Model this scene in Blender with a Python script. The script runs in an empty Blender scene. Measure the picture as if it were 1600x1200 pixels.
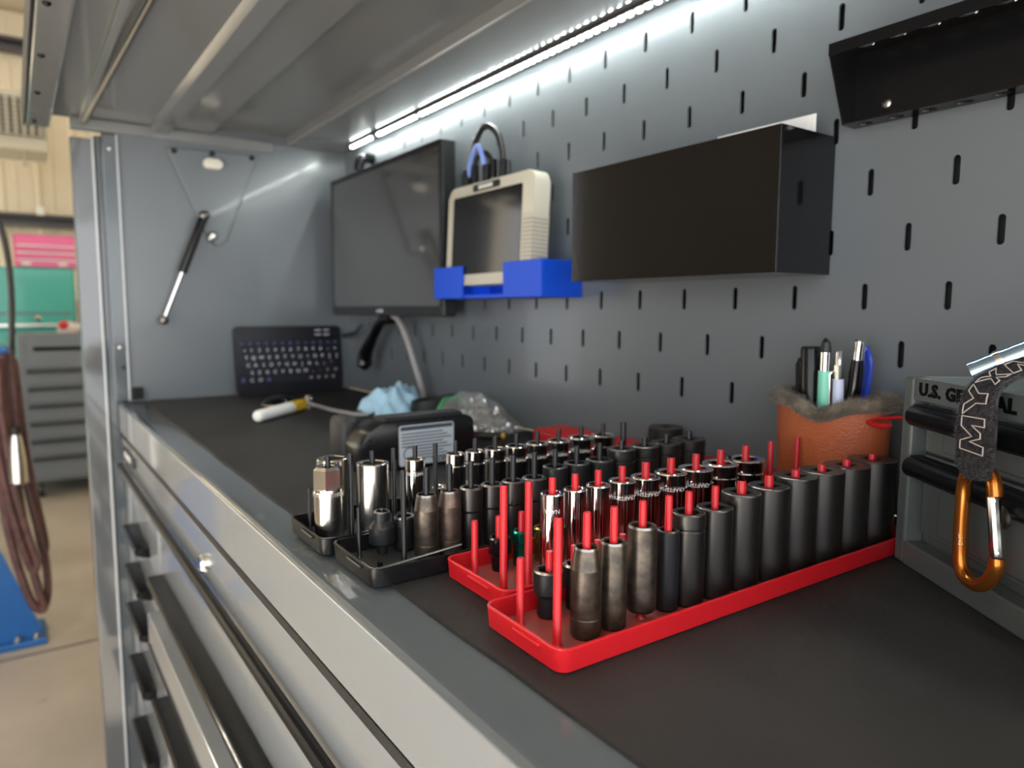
import bpy, bmesh, math, random
from mathutils import Vector, Matrix
random.seed(7)
PI = math.pi
scene = bpy.context.scene
COL = scene.collection

# ------------------------------------------------------------------ camera
cam_d = bpy.data.cameras.new('camera')
cam = bpy.data.objects.new('camera', cam_d)
COL.objects.link(cam)
R_ = Vector((0.5746, 0.8184, 0.0038)); U_ = Vector((-0.0869, 0.0564, 0.9946)); W_ = Vector((-0.8138, 0.5718, -0.1035))
CAM = Vector((0.4314, -0.7178, 0.204))
m = Matrix((R_, U_, -W_)).transposed().to_4x4()
m.translation = CAM
cam.matrix_world = m
cam_d.sensor_width = 36.0
cam_d.lens = 1104 / 1600 * 36.0
cam_d.clip_start = 0.01
cam_d.dof.use_dof = True
cam_d.dof.focus_distance = 0.50
cam_d.dof.aperture_fstop = 6.0
scene.camera = cam

# ------------------------------------------------------------------ world / light / exposure
world = bpy.data.worlds.new('world'); scene.world = world
world.use_nodes = True
bgn = world.node_tree.nodes['Background']
bgn.inputs[0].default_value = (0.93, 0.965, 1.0, 1)
bgn.inputs[1].default_value = 2.2
scene.view_settings.view_transform = 'Standard'
scene.view_settings.look = 'None'
scene.view_settings.gamma = 1.0
scene.view_settings.use_curve_mapping = False
scene.view_settings.exposure = 0.85

FLOOR = -0.98
# low daylight through the open front of the shop: it lands on the floor, well in front of the bench
sun_d = bpy.data.lights.new('sun', 'SUN'); sun_d.energy = 22.0; sun_d.angle = 0.02; sun_d.color = (1.0, 0.955, 0.89)
sun = bpy.data.objects.new('sun', sun_d); COL.objects.link(sun)
sun.rotation_euler = Vector((-0.20, 0.77, -0.55)).to_track_quat('-Z', 'Y').to_euler()

# ------------------------------------------------------------------ materials
MATS = {}
def mat(name, col, rough=0.5, metal=0.0, coat=0.0, spec=0.5, bump=None, var=None, emit=None, trans=0.0, alpha=1.0, ior=1.45, wear=None, sheen=0.0):
    """bump=(scale,strength[,kind]); var=(scale, colour2, amount); wear=(scale, colour, threshold)"""
    mt = bpy.data.materials.new(name); mt.use_nodes = True
    nt = mt.node_tree; b = nt.nodes['Principled BSDF']
    b.inputs['Base Color'].default_value = (*col, 1)
    b.inputs['Roughness'].default_value = rough
    b.inputs['Metallic'].default_value = metal
    b.inputs['Coat Weight'].default_value = coat
    b.inputs['Coat Roughness'].default_value = 0.06
    b.inputs['Specular IOR Level'].default_value = spec
    b.inputs['Transmission Weight'].default_value = trans
    b.inputs['Alpha'].default_value = alpha
    b.inputs['IOR'].default_value = ior
    if sheen: b.inputs['Sheen Weight'].default_value = sheen
    if emit:
        b.inputs['Emission Color'].default_value = (*emit[0], 1); b.inputs['Emission Strength'].default_value = emit[1]
    tc = None
    def coord():
        nonlocal tc
        if tc is None: tc = nt.nodes.new('ShaderNodeTexCoord')
        return tc.outputs['Object']
    last = None
    if var:
        n = nt.nodes.new('ShaderNodeTexNoise'); n.inputs['Scale'].default_value = var[0]; n.inputs['Detail'].default_value = 5
        nt.links.new(coord(), n.inputs['Vector'])
        r = nt.nodes.new('ShaderNodeValToRGB'); r.color_ramp.elements[0].position = 0.35; r.color_ramp.elements[1].position = 0.65
        r.color_ramp.elements[0].color = (*col, 1)
        c2 = [a + (b_ - a) * var[2] for a, b_ in zip(col, var[1])]
        r.color_ramp.elements[1].color = (*c2, 1)
        nt.links.new(n.outputs['Fac'], r.inputs['Fac']); nt.links.new(r.outputs['Color'], b.inputs['Base Color']); last = r
    if wear:
        n = nt.nodes.new('ShaderNodeTexNoise'); n.inputs['Scale'].default_value = wear[0]; n.inputs['Detail'].default_value = 8; n.inputs['Roughness'].default_value = 0.7
        nt.links.new(coord(), n.inputs['Vector'])
        r = nt.nodes.new('ShaderNodeValToRGB'); r.color_ramp.elements[0].position = wear[2]; r.color_ramp.elements[1].position = wear[2] + 0.06
        r.color_ramp.elements[0].color = (0, 0, 0, 1); r.color_ramp.elements[1].color = (1, 1, 1, 1)
        mx = nt.nodes.new('ShaderNodeMix'); mx.data_type = 'RGBA'
        nt.links.new(n.outputs['Fac'], r.inputs['Fac']); nt.links.new(r.outputs['Color'], mx.inputs['Factor'])
        if last: nt.links.new(last.outputs['Color'], mx.inputs['A'])
        else: mx.inputs['A'].default_value = (*col, 1)
        mx.inputs['B'].default_value = (*wear[1], 1)
        nt.links.new(mx.outputs['Result'], b.inputs['Base Color'])
    if bump:
        kind = bump[2] if len(bump) > 2 else 'noise'
        if kind == 'noise':
            n = nt.nodes.new('ShaderNodeTexNoise'); n.inputs['Scale'].default_value = bump[0]; n.inputs['Detail'].default_value = 2
            out = n.outputs['Fac']
        elif kind == 'voronoi':
            n = nt.nodes.new('ShaderNodeTexVoronoi'); n.inputs['Scale'].default_value = bump[0]; out = n.outputs['Distance']
        else:
            n = nt.nodes.new('ShaderNodeTexMagic') ; n.turbulence_depth = 0; n.inputs['Scale'].default_value = bump[0]; out = n.outputs['Fac']
        nt.links.new(coord(), n.inputs['Vector'])
        bp = nt.nodes.new('ShaderNodeBump'); bp.inputs['Strength'].default_value = bump[1]; bp.inputs['Distance'].default_value = bump[3] if len(bump) > 3 else 0.001
        nt.links.new(out, bp.inputs['Height']); nt.links.new(bp.outputs['Normal'], b.inputs['Normal'])
    MATS[name] = mt
    return mt

mat('paint', (0.124, 0.138, 0.151), 0.27, bump=(260, 0.10), coat=0.12)
mat('paint_lid_lit', (0.175, 0.183, 0.187), 0.16, bump=(200, 0.05), coat=0.3)  # hutch paint made lighter, putting the bounce from the floor into the colour
mat('paint_bench', (0.075, 0.088, 0.098), 0.12, bump=(230, 0.10), coat=0.5)
mat('bench_paint_lit', (0.205, 0.222, 0.235), 0.20, bump=(230, 0.08), coat=0.5)  # same paint as paint_bench, lightened to put the front's light into the colour
mat('hollow_shade', (0.006, 0.006, 0.007), 0.7)  # near-black that stands in for shade inside slots, holes and the grille
mat('rubber_mat', (0.016, 0.016, 0.0165), 0.60, spec=0.3, bump=(620, 0.7, 'magic', 0.0006), var=(6, (0.040, 0.038, 0.037), 0.5), wear=(90, (0.06, 0.068, 0.065), 0.68))
mat('black_gloss', (0.004, 0.004, 0.005), 0.09, spec=0.45, bump=(150, 0.03))
mat('black_steel', (0.006, 0.006, 0.007), 0.20, spec=0.4, bump=(240, 0.06))
mat('black_plastic', (0.007, 0.007, 0.008), 0.25, spec=0.4)
mat('black_matte', (0.018, 0.018, 0.020), 0.55)
mat('black_rubber', (0.012, 0.012, 0.013), 0.45)
mat('handle_black', (0.006, 0.006, 0.007), 0.30, spec=0.14)
mat('red_plastic', (0.48, 0.010, 0.016), 0.32, wear=(60, (0.68, 0.10, 0.10), 0.70), spec=0.45)
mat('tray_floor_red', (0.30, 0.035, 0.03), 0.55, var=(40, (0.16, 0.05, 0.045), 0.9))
mat('blue_plastic', (0.004, 0.075, 0.66), 0.45, bump=(1, 0.0))
mat('chrome', (0.80, 0.80, 0.80), 0.07, metal=1.0)
mat('satin_chrome', (0.62, 0.60, 0.56), 0.20, metal=1.0)
mat('steel', (0.55, 0.54, 0.52), 0.28, metal=1.0)
mat('steel_dark', (0.20, 0.19, 0.18), 0.35, metal=1.0)
mat('impact', (0.078, 0.074, 0.072), 0.33, metal=0.92, wear=(140, (0.15, 0.14, 0.125), 0.66))
mat('impact_matte', (0.030, 0.031, 0.034), 0.40, metal=0.7)
mat('impact_brown', (0.15, 0.122, 0.095), 0.38, metal=0.9, var=(120, (0.055, 0.048, 0.044), 0.8), wear=(220, (0.17, 0.12, 0.07), 0.66))
mat('impact_rust', (0.17, 0.115, 0.09), 0.45, metal=0.8, var=(160, (0.085, 0.065, 0.06), 0.9), wear=(260, (0.20, 0.10, 0.06), 0.62))
mat('impact_edge', (0.24, 0.225, 0.21), 0.30, metal=0.95)
mat('etch_light', (0.75, 0.74, 0.72), 0.5, metal=0.3)
mat('etch_dark', (0.10, 0.095, 0.09), 0.6, metal=0.3)
mat('green_metal', (0.01, 0.20, 0.15), 0.18, metal=0.9)
mat('gold_metal', (0.42, 0.30, 0.06), 0.2, metal=0.9)
mat('orange_metal', (0.52, 0.17, 0.03), 0.22, metal=0.85, bump=(120, 0.05))
mat('leather', (0.42, 0.105, 0.035), 0.48, bump=(420, 0.55, 'voronoi', 0.0008), var=(14, (0.36, 0.085, 0.03), 1.0))
mat('fur', (0.22, 0.175, 0.125), 0.8, var=(60, (0.07, 0.055, 0.04), 1.0), sheen=0.4)
mat('strap', (0.020, 0.019, 0.022), 0.95, spec=0.1, var=(300, (0.050, 0.047, 0.052), 1.0), bump=(700, 0.6))
mat('fuzz', (0.11, 0.105, 0.115), 0.95, spec=0.1)
mat('thread', (0.55, 0.48, 0.44), 0.6)
mat('light_blue_metal', (0.42, 0.60, 0.78), 0.2, metal=0.9)
mat('toolbox', (0.095, 0.108, 0.108), 0.26, bump=(260, 0.06), coat=0.2)
mat('print_black', (0.004, 0.004, 0.004), 0.7, spec=0.1)
mat('white_plastic', (0.78, 0.78, 0.74), 0.4)
mat('paper', (0.82, 0.81, 0.80), 0.7)
mat('mint', (0.22, 0.66, 0.50), 0.35)
mat('lavender', (0.60, 0.64, 0.85), 0.35)
mat('pen_blue', (0.02, 0.05, 0.38), 0.35)
mat('yellow', (0.62, 0.38, 0.02), 0.4)
mat('screen', (0.012, 0.012, 0.013), 0.10, spec=0.4)
mat('monitor_screen', (0.045, 0.044, 0.042), 0.14, coat=1.0, ior=1.9)
mat('bezel', (0.013, 0.013, 0.014), 0.22)
mat('beige', (0.55, 0.52, 0.43), 0.5)
mat('beige_dark', (0.38, 0.355, 0.29), 0.6)
mat('grey_cable', (0.34, 0.32, 0.32), 0.45)
mat('blue_cable', (0.20, 0.30, 0.72), 0.4)
mat('cloth_blue', (0.42, 0.66, 0.82), 0.75, bump=(90, 0.3))
mat('keyboard', (0.014, 0.014, 0.018), 0.5, spec=0.3)
mat('key', (0.016, 0.016, 0.022), 0.5, spec=0.3)
mat('key_print', (0.62, 0.64, 0.70), 0.5)
mat('key_print_blue', (0.15, 0.17, 0.55), 0.5)
mat('label_grey', (0.45, 0.50, 0.55), 0.4)
mat('label_ink', (0.05, 0.055, 0.07), 0.5)
mat('bag', (0.80, 0.84, 0.84), 0.12, trans=0.0, alpha=0.22, bump=(40, 0.6, 'noise', 0.01), spec=0.8)
mat('zip_green', (0.05, 0.28, 0.10), 0.4)
mat('hardware', (0.62, 0.61, 0.58), 0.25, metal=1.0)
mat('led', (1, 1, 1), 0.4, emit=((0.92, 1.0, 0.96), 95.0))
mat('led_base', (0.03, 0.03, 0.032), 0.35)
mat('magnet', (0.66, 0.63, 0.55), 0.35)
mat('concrete', (0.36, 0.325, 0.28), 0.55, var=(2.2, (0.29, 0.255, 0.215), 1.0), wear=(9, (0.22, 0.19, 0.16), 0.64))
mat('cream', (0.74, 0.66, 0.50), 0.6)
mat('cream_ceiling', (0.66, 0.58, 0.44), 0.7)
mat('wall_tan', (0.30, 0.26, 0.21), 0.7)
mat('purlin', (0.07, 0.065, 0.075), 0.5)
mat('teal', (0.025, 0.33, 0.27), 0.25, coat=0.3)
mat('pink', (0.62, 0.045, 0.20), 0.3, coat=0.3)
mat('cabinet_grey', (0.115, 0.13, 0.145), 0.35)
mat('blue_paint', (0.012, 0.10, 0.32), 0.3, wear=(20, (0.10, 0.12, 0.15), 0.68))
mat('hose', (0.065, 0.030, 0.028), 0.5, var=(30, (0.12, 0.052, 0.048), 1.0))
mat('hose_black', (0.016, 0.014, 0.014), 0.45)
mat('heater', (0.48, 0.46, 0.36), 0.5)
mat('mirror_panel', (0.09, 0.095, 0.10), 0.08, coat=1.0, bump=(18, 0.08))
mat('edge_paint', (0.42, 0.44, 0.46), 0.2, coat=0.5)
mat('lamp_white', (1, 1, 1), 0.5, emit=((1.0, 0.93, 0.80), 60.0))

# ------------------------------------------------------------------ mesh helpers
def new_bm(): return bmesh.new()

def obj(name, bm, m, parent=None, smooth=False, loc=None, sharp=28):
    me = bpy.data.meshes.new(name)
    bmesh.ops.recalc_face_normals(bm, faces=bm.faces[:])
    bm.to_mesh(me); bm.free()
    o = bpy.data.objects.new(name, me); COL.objects.link(o)
    if isinstance(m, (list, tuple)):
        for k in m: me.materials.append(MATS[k])
    else:
        me.materials.append(MATS[m])
    if smooth:
        for p in me.polygons: p.use_smooth = True
        try: me.set_sharp_from_angle(angle=math.radians(sharp))
        except Exception: pass
    if parent is not None: o.parent = parent
    if loc is not None: o.location = loc
    return o

def tag(o, label, cat, group=None, kind=None):
    o['label'] = label; o['category'] = cat
    if group: o['group'] = group
    if kind: o['kind'] = kind
    return o

def thing(name, label, cat, loc=(0, 0, 0), rotz=0.0, group=None):
    o = bpy.data.objects.new(name, None); COL.objects.link(o)
    o.empty_display_size = 0.02
    o.location = loc; o.rotation_euler = (0, 0, rotz)
    return tag(o, label, cat, group)

def link_mesh(name, me, parent=None, loc=(0, 0, 0), rot=(0, 0, 0), scale=None):
    o = bpy.data.objects.new(name, me); COL.objects.link(o)
    o.parent = parent; o.location = loc; o.rotation_euler = rot
    if scale: o.scale = scale
    return o

def box(bm, x0, x1, y0, y1, z0, z1, bev=0.0, seg=2, M=None):
    r = bmesh.ops.create_cube(bm, size=1.0)
    vs = r['verts']
    for v in vs:
        v.co = Vector(((x0 + x1) / 2 + v.co.x * (x1 - x0), (y0 + y1) / 2 + v.co.y * (y1 - y0), (z0 + z1) / 2 + v.co.z * (z1 - z0)))
    if bev > 0:
        es = list({e for v in vs for e in v.link_edges})
        rr = bmesh.ops.bevel(bm, geom=es, offset=bev, segments=seg, profile=0.5, affect='EDGES')
        vs = list({v for f in rr['faces'] for v in f.verts} | {v for v in vs if v.is_valid})
    if M is not None:
        for v in vs: v.co = M @ v.co
    return vs

def ring_pts(shape, r, n):
    """n points around a circle, or on a square/hexagon of the given inradius"""
    pts = []
    for i in range(n):
        a = 2 * PI * i / n
        if shape == 'circle': k = r
        else:
            s = 4 if shape == 'square' else 6
            w = 2 * PI / s
            b = ((a + w / 2) % w) - w / 2
            k = min(r / math.cos(b), r * 1.16 if s == 6 else r * 1.30)
        pts.append((k * math.cos(a), k * math.sin(a)))
    return pts

def loft(bm, rings, closed=False, cap0=False, cap1=False, mats=None):
    """rings: list of lists of Vector"""
    vr = [[bm.verts.new(p) for p in ring] for ring in rings]
    n = len(vr[0]); k = len(vr)
    for i in range(k if closed else k - 1):
        a = vr[i]; b = vr[(i + 1) % k]
        for j in range(n):
            f = bm.faces.new((a[j], a[(j + 1) % n], b[(j + 1) % n], b[j]))
            if mats: f.material_index = mats[i]
    if cap0: bm.faces.new(vr[0][::-1])
    if cap1: bm.faces.new(vr[-1])
    return vr

def lathe(bm, prof, n=32, c=(0, 0, 0), cap0=True, cap1=True, closed=False, M=None, mats=None):
    """prof: list of (r,z) or (r,z,shape)"""
    rings = []
    for p in prof:
        sh = p[2] if len(p) > 2 else 'circle'
        ring = [Vector((c[0] + x, c[1] + y, c[2] + p[1])) for x, y in ring_pts(sh, max(p[0], 1e-5), n)]
        if M is not None: ring = [M @ v for v in ring]
        rings.append(ring)
    return loft(bm, rings, closed=closed, cap0=cap0 and not closed, cap1=cap1 and not closed, mats=mats)

def tube(bm, path, rad, n=10, caps=True, closed=False):
    P = [Vector(p) for p in path]
    rr = rad if isinstance(rad, (list, tuple)) else [rad] * len(P)
    rings = []; up = None; k = len(P)
    for i in range(k):
        if closed: t = P[(i + 1) % k] - P[i - 1]
        else: t = P[min(i + 1, k - 1)] - P[max(i - 1, 0)]
        t.normalize()
        if up is None:
            up = Vector((0, 0, 1)) if abs(t.z) < 0.9 else Vector((1, 0, 0))
        s = t.cross(up)
        if s.length < 1e-6: s = t.orthogonal()
        s.normalize(); up = s.cross(t).normalized()
        rings.append([P[i] + (s * math.cos(2 * PI * j / n) + up * math.sin(2 * PI * j / n)) * rr[i] for j in range(n)])
    loft(bm, rings, closed=closed, cap0=caps and not closed, cap1=caps and not closed)

def spline(pts, n=8):
    """Catmull-Rom through the points"""
    P = [Vector(p) for p in pts]; out = []
    Q = [P[0] * 2 - P[1]] + P + [P[-1] * 2 - P[-2]]
    for i in range(1, len(Q) - 2):
        a, b, c, d = Q[i - 1], Q[i], Q[i + 1], Q[i + 2]
        for j in range(n):
            t = j / n
            out.append(0.5 * ((2 * b) + (c - a) * t + (2 * a - 5 * b + 4 * c - d) * t * t + (3 * b - a - 3 * c + d) * t ** 3))
    out.append(P[-1]); return out

def prism(bm, poly, h0, h1, M=None, bev=0.0):
    """polygon in XY extruded from z=h0 to h1"""
    a = [bm.verts.new((x, y, h0)) for x, y in poly]; b = [bm.verts.new((x, y, h1)) for x, y in poly]
    n = len(poly)
    bm.faces.new(a[::-1]); bm.faces.new(b)
    for i in range(n): bm.faces.new((a[i], a[(i + 1) % n], b[(i + 1) % n], b[i]))
    vs = a + b
    if bev > 0:
        es = list({e for v in vs for e in v.link_edges})
        rr = bmesh.ops.bevel(bm, geom=es, offset=bev, segments=2, profile=0.5, affect='EDGES')
        vs = list({v for f in rr['faces'] for v in f.verts} | {v for v in vs if v.is_valid})
    if M is not None:
        for v in vs: v.co = M @ v.co
    return vs

def rrect(x0, x1, y0, y1, r, n=5):
    pts = []
    for cx, cy, a0 in ((x1 - r, y0 + r, -PI / 2), (x1 - r, y1 - r, 0), (x0 + r, y1 - r, PI / 2), (x0 + r, y0 + r, PI)):
        for i in range(n + 1):
            a = a0 + PI / 2 * i / n
            pts.append((cx + r * math.cos(a), cy + r * math.sin(a)))
    return pts

def text_bm(s, size, extrude=0.0002, outline=0.0, align='CENTER', spacing=1.0, bold=0.0):
    cu = bpy.data.curves.new('lettering', 'FONT')
    cu.body = s; cu.size = size; cu.align_x = align; cu.align_y = 'CENTER'; cu.space_character = spacing
    cu.resolution_u = 2
    if outline:
        cu.fill_mode = 'NONE'; cu.bevel_depth = outline; cu.bevel_resolution = 1
    else:
        cu.extrude = extrude; cu.offset = bold
    o = bpy.data.objects.new('lettering', cu); COL.objects.link(o)
    dg = bpy.context.evaluated_depsgraph_get()
    me = bpy.data.meshes.new_from_object(o.evaluated_get(dg))
    bm = bmesh.new(); bm.from_mesh(me)
    bpy.data.objects.remove(o); bpy.data.curves.remove(cu); bpy.data.meshes.remove(me)
    return bm

def text(name, s, size, m, parent, M, extrude=0.0002, outline=0.0, spacing=1.0, bold=0.0, align='CENTER'):
    bm = text_bm(s, size, extrude, outline, align, spacing, bold)
    bm.transform(M)
    return obj(name, bm, m, parent)

def frame(origin, xaxis, yaxis):
    x = Vector(xaxis).normalized(); y = Vector(yaxis).normalized(); z = x.cross(y)
    M = Matrix((x, y, z)).transposed().to_4x4(); M.translation = Vector(origin)
    return M

def structure(o): o['kind'] = 'structure'; return o

ORD = ['first', 'second', 'third', 'fourth', 'fifth', 'sixth', 'seventh', 'eighth', 'ninth', 'tenth', 'eleventh', 'twelfth', 'thirteenth', 'fourteenth', 'fifteenth']

# ------------------------------------------------------------------ the shop
bm = new_bm(); box(bm, -8.2, 6.0, -9.0, 1.0, FLOOR - 0.1, FLOOR); structure(obj('floor', bm, 'concrete'))
# saw-cut joints in the slab
bm = new_bm()
box(bm, -8.0, -1.6, -0.955, -0.945, FLOOR, FLOOR + 0.002)
box(bm, -2.42, -2.41, -7.8, 0.9, FLOOR, FLOOR + 0.002)
box(bm, -5.42, -5.41, -7.8, 0.9, FLOOR, FLOOR + 0.002)
structure(obj('trim_1', bm, 'purlin'))
bm = new_bm(); box(bm, -8.2, -8.05, -5.2, 1.0, FLOOR, 3.0)
wf = structure(obj('wall_far', bm, 'cream'))
# ribbed steel cladding, one sheet every 0.3 m
bm = new_bm()
prism(bm, [(0, 0), (0.03, 0), (0.045, 0.022), (0.075, 0.022), (0.09, 0), (0.15, 0), (0.16, 0.008), (0.18, 0.008), (0.19, 0), (0.298, 0), (0.298, -0.01), (0, -0.01)], FLOOR, 2.98, M=Matrix(((0, 1, 0, 0), (1, 0, 0, 0), (0, 0, 1, 0), (0, 0, 0, 1))))
sheet = obj('cladding_sheet', bm, 'cream', wf, loc=(-8.04, -2.6, 0))
for i in range(1, 11):
    link_mesh('cladding_sheet', sheet.data, wf, (-8.04, -2.6 + 0.3 * i, 0))
for zz, nm in ((2.60, 'trim_2'), (0.99, 'trim_3')):
    bm = new_bm(); prism(bm, [(-8.0, zz), (-7.86, zz), (-7.86, zz + 0.03), (-7.97, zz + 0.03), (-7.97, zz + 0.09), (-7.86, zz + 0.09), (-7.86, zz + 0.12), (-8.0, zz + 0.12)], -4.0, 0.9, M=Matrix(((1, 0, 0, 0), (0, 0, 1, 0), (0, 1, 0, 0), (0, 0, 0, 1))))
    structure(obj(nm, bm, 'purlin'))
bm = new_bm(); box(bm, -8.2, 4.0, 0.9, 1.0, FLOOR, 3.0); structure(obj('wall_back', bm, 'cream'))
bm = new_bm()
FWY = -5.2
for a, b, c, d in ((-6.5, 0.3, FLOOR, 3.0), (3.6, 4.0, FLOOR, 3.0), (0.3, 3.6, 2.5, 3.0), (-8.2, -6.5, 2.5, 3.0)): box(bm, a, b, FWY - 0.1, FWY, c, d)
structure(obj('wall_front', bm, 'wall_tan'))
bm = new_bm(); box(bm, -8.2, 4.0, FWY, 1.0, 3.0, 3.1); structure(obj('ceiling', bm, 'cream_ceiling'))
for i, (x, y) in enumerate(((-5.6, -2.2), (-2.4, -2.2), (0.6, -2.2))):
    t = thing('tube_light', ['ceiling tube light over the far end of the shop', 'ceiling tube light in the middle of the shop', 'ceiling tube light above the near end of the bench'][i], 'lamp', (x, y, 3.0), 0, 'ceiling tube lights')
    bm = new_bm(); box(bm, -0.6, 0.6, -0.09, 0.09, -0.06, 0.0, 0.01); obj('housing', bm, 'white_plastic', t)
    for s in (-1, 1):
        bm = new_bm(); tube(bm, [(-0.57, s * 0.045, -0.075), (0.57, s * 0.045, -0.075)], 0.014, 10); obj('tube', bm, 'lamp_white', t, True)

# ------------------------------------------------------------------ far objects on the left
# rolling grey tool cabinet
t = thing('rolling_tool_cabinet', 'dark grey rolling tool cabinet with six drawers on casters', 'tool cabinet', (-4.8, -0.212, FLOOR))
bm = new_bm(); box(bm, -0.6, 0.0, -0.50, 0.42, 0.10, 1.03, 0.008); obj('body', bm, 'cabinet_grey', t)
bm = new_bm(); box(bm, 0.0, 0.012, -0.46, 0.38, 0.82, 1.00, 0.004); dr = obj('top_panel', bm, 'cabinet_grey', t)
bm = new_bm(); box(bm, 0.011, 0.015, -0.42, -0.14, 0.925, 0.95); obj('badge', bm, 'print_black', dr)
bm = new_bm(); lathe(bm, [(0.016, 0), (0.016, 0.008)], 12, M=frame((0.011, -0.03, 0.935), (0, 1, 0), (0, 0, 1))); obj('lock', bm, 'print_black', dr)
zs = [0.815, 0.705, 0.595, 0.485, 0.375, 0.265, 0.11]
for i in range(6):
    bm = new_bm(); box(bm, 0.0, 0.012, -0.46, 0.38, zs[i + 1] + 0.008, zs[i] - 0.006, 0.003); d = obj('drawer', bm, 'cabinet_grey', t)
    bm = new_bm(); box(bm, 0.010, 0.030, -0.46, 0.38, zs[i] - 0.026, zs[i] - 0.006, 0.004); obj('handle', bm, 'black_matte', d)
for sx in (-0.5, -0.07):
    for sy in (-0.42, 0.34):
        bm = new_bm(); lathe(bm, [(0.03, -0.014), (0.05, -0.014), (0.05, 0.014), (0.03, 0.014)], 18, M=frame((sx, sy, 0.05), (1, 0, 0), (0, 0, 1)))
        box(bm, sx - 0.03, sx + 0.03, sy - 0.022, sy + 0.022, 0.085, 0.102)
        obj('caster', bm, 'black_rubber', t)
# teal chest with a pink one on top
t = thing('teal_tool_chest', 'large teal tool chest with closed lid behind the grey cabinet', 'tool chest', (-6.0, -0.75, FLOOR))
bm = new_bm(); box(bm, -0.6, 0, -0.75, 0.43, 0.0, 0.88, 0.01); obj('body', bm, 'teal', t)
bm = new_bm(); box(bm, -0.58, 0.03, -0.75, 0.43, 1.02, 1.49, 0.015); ld = obj('lid', bm, 'teal', t)
bm = new_bm(); box(bm, 0.028, 0.034, -0.72, 0.40, 1.14, 1.155); obj('seam', bm, 'cabinet_grey', ld)
bm = new_bm(); box(bm, -0.58, 0.02, -0.75, 0.43, 0.87, 1.03, 0.01); dr = obj('drawer', bm, 'teal', t)
bm = new_bm(); box(bm, 0.015, 0.045, -0.70, 0.37, 1.045, 1.075, 0.006); obj('handle', bm, 'satin_chrome', ld)
bm = new_bm(); lathe(bm, [(0.022, 0), (0.022, 0.012), (0.01, 0.018)], 14, M=frame((0.03, 0.18, 1.11), (0, 1, 0), (0, 0, 1))); obj('lock', bm, 'chrome', ld)
t = thing('pink_tool_chest', 'pink three drawer tool chest on top of the teal chest', 'tool chest', (-6.0, -0.49, FLOOR + 1.49))
bm = new_bm(); box(bm, -0.40, 0, -0.20, 0.20, 0.0, 0.245, 0.008); obj('body', bm, 'pink', t)
for i, (a, b) in enumerate(((0.006, 0.065), (0.072, 0.118), (0.125, 0.170))):
    bm = new_bm(); box(bm, 0.0, 0.012, -0.185, 0.19, a, b, 0.003); dr = obj('drawer', bm, 'pink', t)
    bm = new_bm(); box(bm, 0.011, 0.022, -0.185, 0.19, b - 0.014, b - 0.004, 0.002); obj('handle', bm, 'white_plastic', dr)
for y in (-0.13, 0.10):
    bm = new_bm(); box(bm, 0.011, 0.02, y - 0.03, y + 0.03, 0.018, 0.038, 0.003); obj('latch', bm, 'white_plastic', t)
# red jug and shelf items beside the chest
t = thing('red_canister', 'tall red canister standing right of the teal chest', 'canister', (-6.0, -0.235, FLOOR))
bm = new_bm(); lathe(bm, [(0.07, 0), (0.075, 0.02), (0.075, 1.24), (0.05, 1.32), (0.022, 1.36)], 20); obj('body', bm, 'red_plastic', t, True)
bm = new_bm(); lathe(bm, [(0.024, 1.36), (0.024, 1.40)], 14); obj('cap', bm, 'black_plastic', t, True)
t = thing('rag_bundle', 'crumpled red and white rag on the grey cabinet top', 'rag', (-4.95, -0.42, FLOOR + 1.03))
bm = new_bm(); bmesh.ops.create_icosphere(bm, subdivisions=3, radius=0.05)
for v in bm.verts: v.co = Vector((v.co.x, v.co.y * 1.5, max(v.co.z, -0.02) + 0.022)) * (0.85 + 0.3 * random.random())
lo = min(v.co.z for v in bm.verts)
for v in bm.verts: v.co.z -= lo
obj('cloth', bm, 'thread', t, True)
bm = new_bm(); bmesh.ops.create_icosphere(bm, subdivisions=2, radius=0.03)
for v in bm.verts: v.co = v.co + Vector((0.03, -0.04, 0.05))
obj('fold', bm, 'red_plastic', t, True)
# unit heater hanging from the ceiling
t = thing('unit_heater', 'beige unit heater with louvred grille hanging from the ceiling', 'heater', (-6.5, -0.475, 1.45))
bm = new_bm(); box(bm, -0.5, 0.0, -0.38, 0.065, 0.0, 0.46, 0.012); obj('housing', bm, 'heater', t)
bm = new_bm(); box(bm, 0.0, 0.02, -0.33, 0.04, 0.11, 0.40); gr = obj('grille_recess', bm, 'hollow_shade', t)
for k in range(8):
    bm = new_bm(); box(bm, 0.018, 0.035, -0.33, 0.04, 0.118 + k * 0.036, 0.130 + k * 0.036); obj('louvre', bm, 'beige_dark', gr)
for k in range(7):
    bm = new_bm(); box(bm, 0.03, 0.038, -0.315 + k * 0.054, -0.302 + k * 0.054, 0.11, 0.40); obj('bar', bm, 'heater', gr)
for sy in (-0.33, 0.0):
    bm = new_bm(); tube(bm, [(-0.25, sy, 0.46), (-0.25, sy, 1.55)], 0.008, 8); obj('hanger_rod', bm, 'steel_dark', t)
bm = new_bm(); tube(bm, [(-0.05, -0.10, 0.0), (-0.05, -0.10, -0.12)], 0.012, 8); obj('drain_pipe', bm, 'beige_dark', t)
# thin conduit on the far wall
t = thing('wall_conduit', 'thin vertical conduit pipe on the far cream wall', 'conduit', (-7.84, -0.45, 1.12))
bm = new_bm(); tube(bm, [(0, 0, 0), (0, 0, 1.46)], 0.012, 8); obj('pipe', bm, 'cream_ceiling', t)
bm = new_bm(); box(bm, -0.04, 0.02, -0.03, 0.03, -0.02, 0.06); obj('junction_box', bm, 'white_plastic', t)
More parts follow.
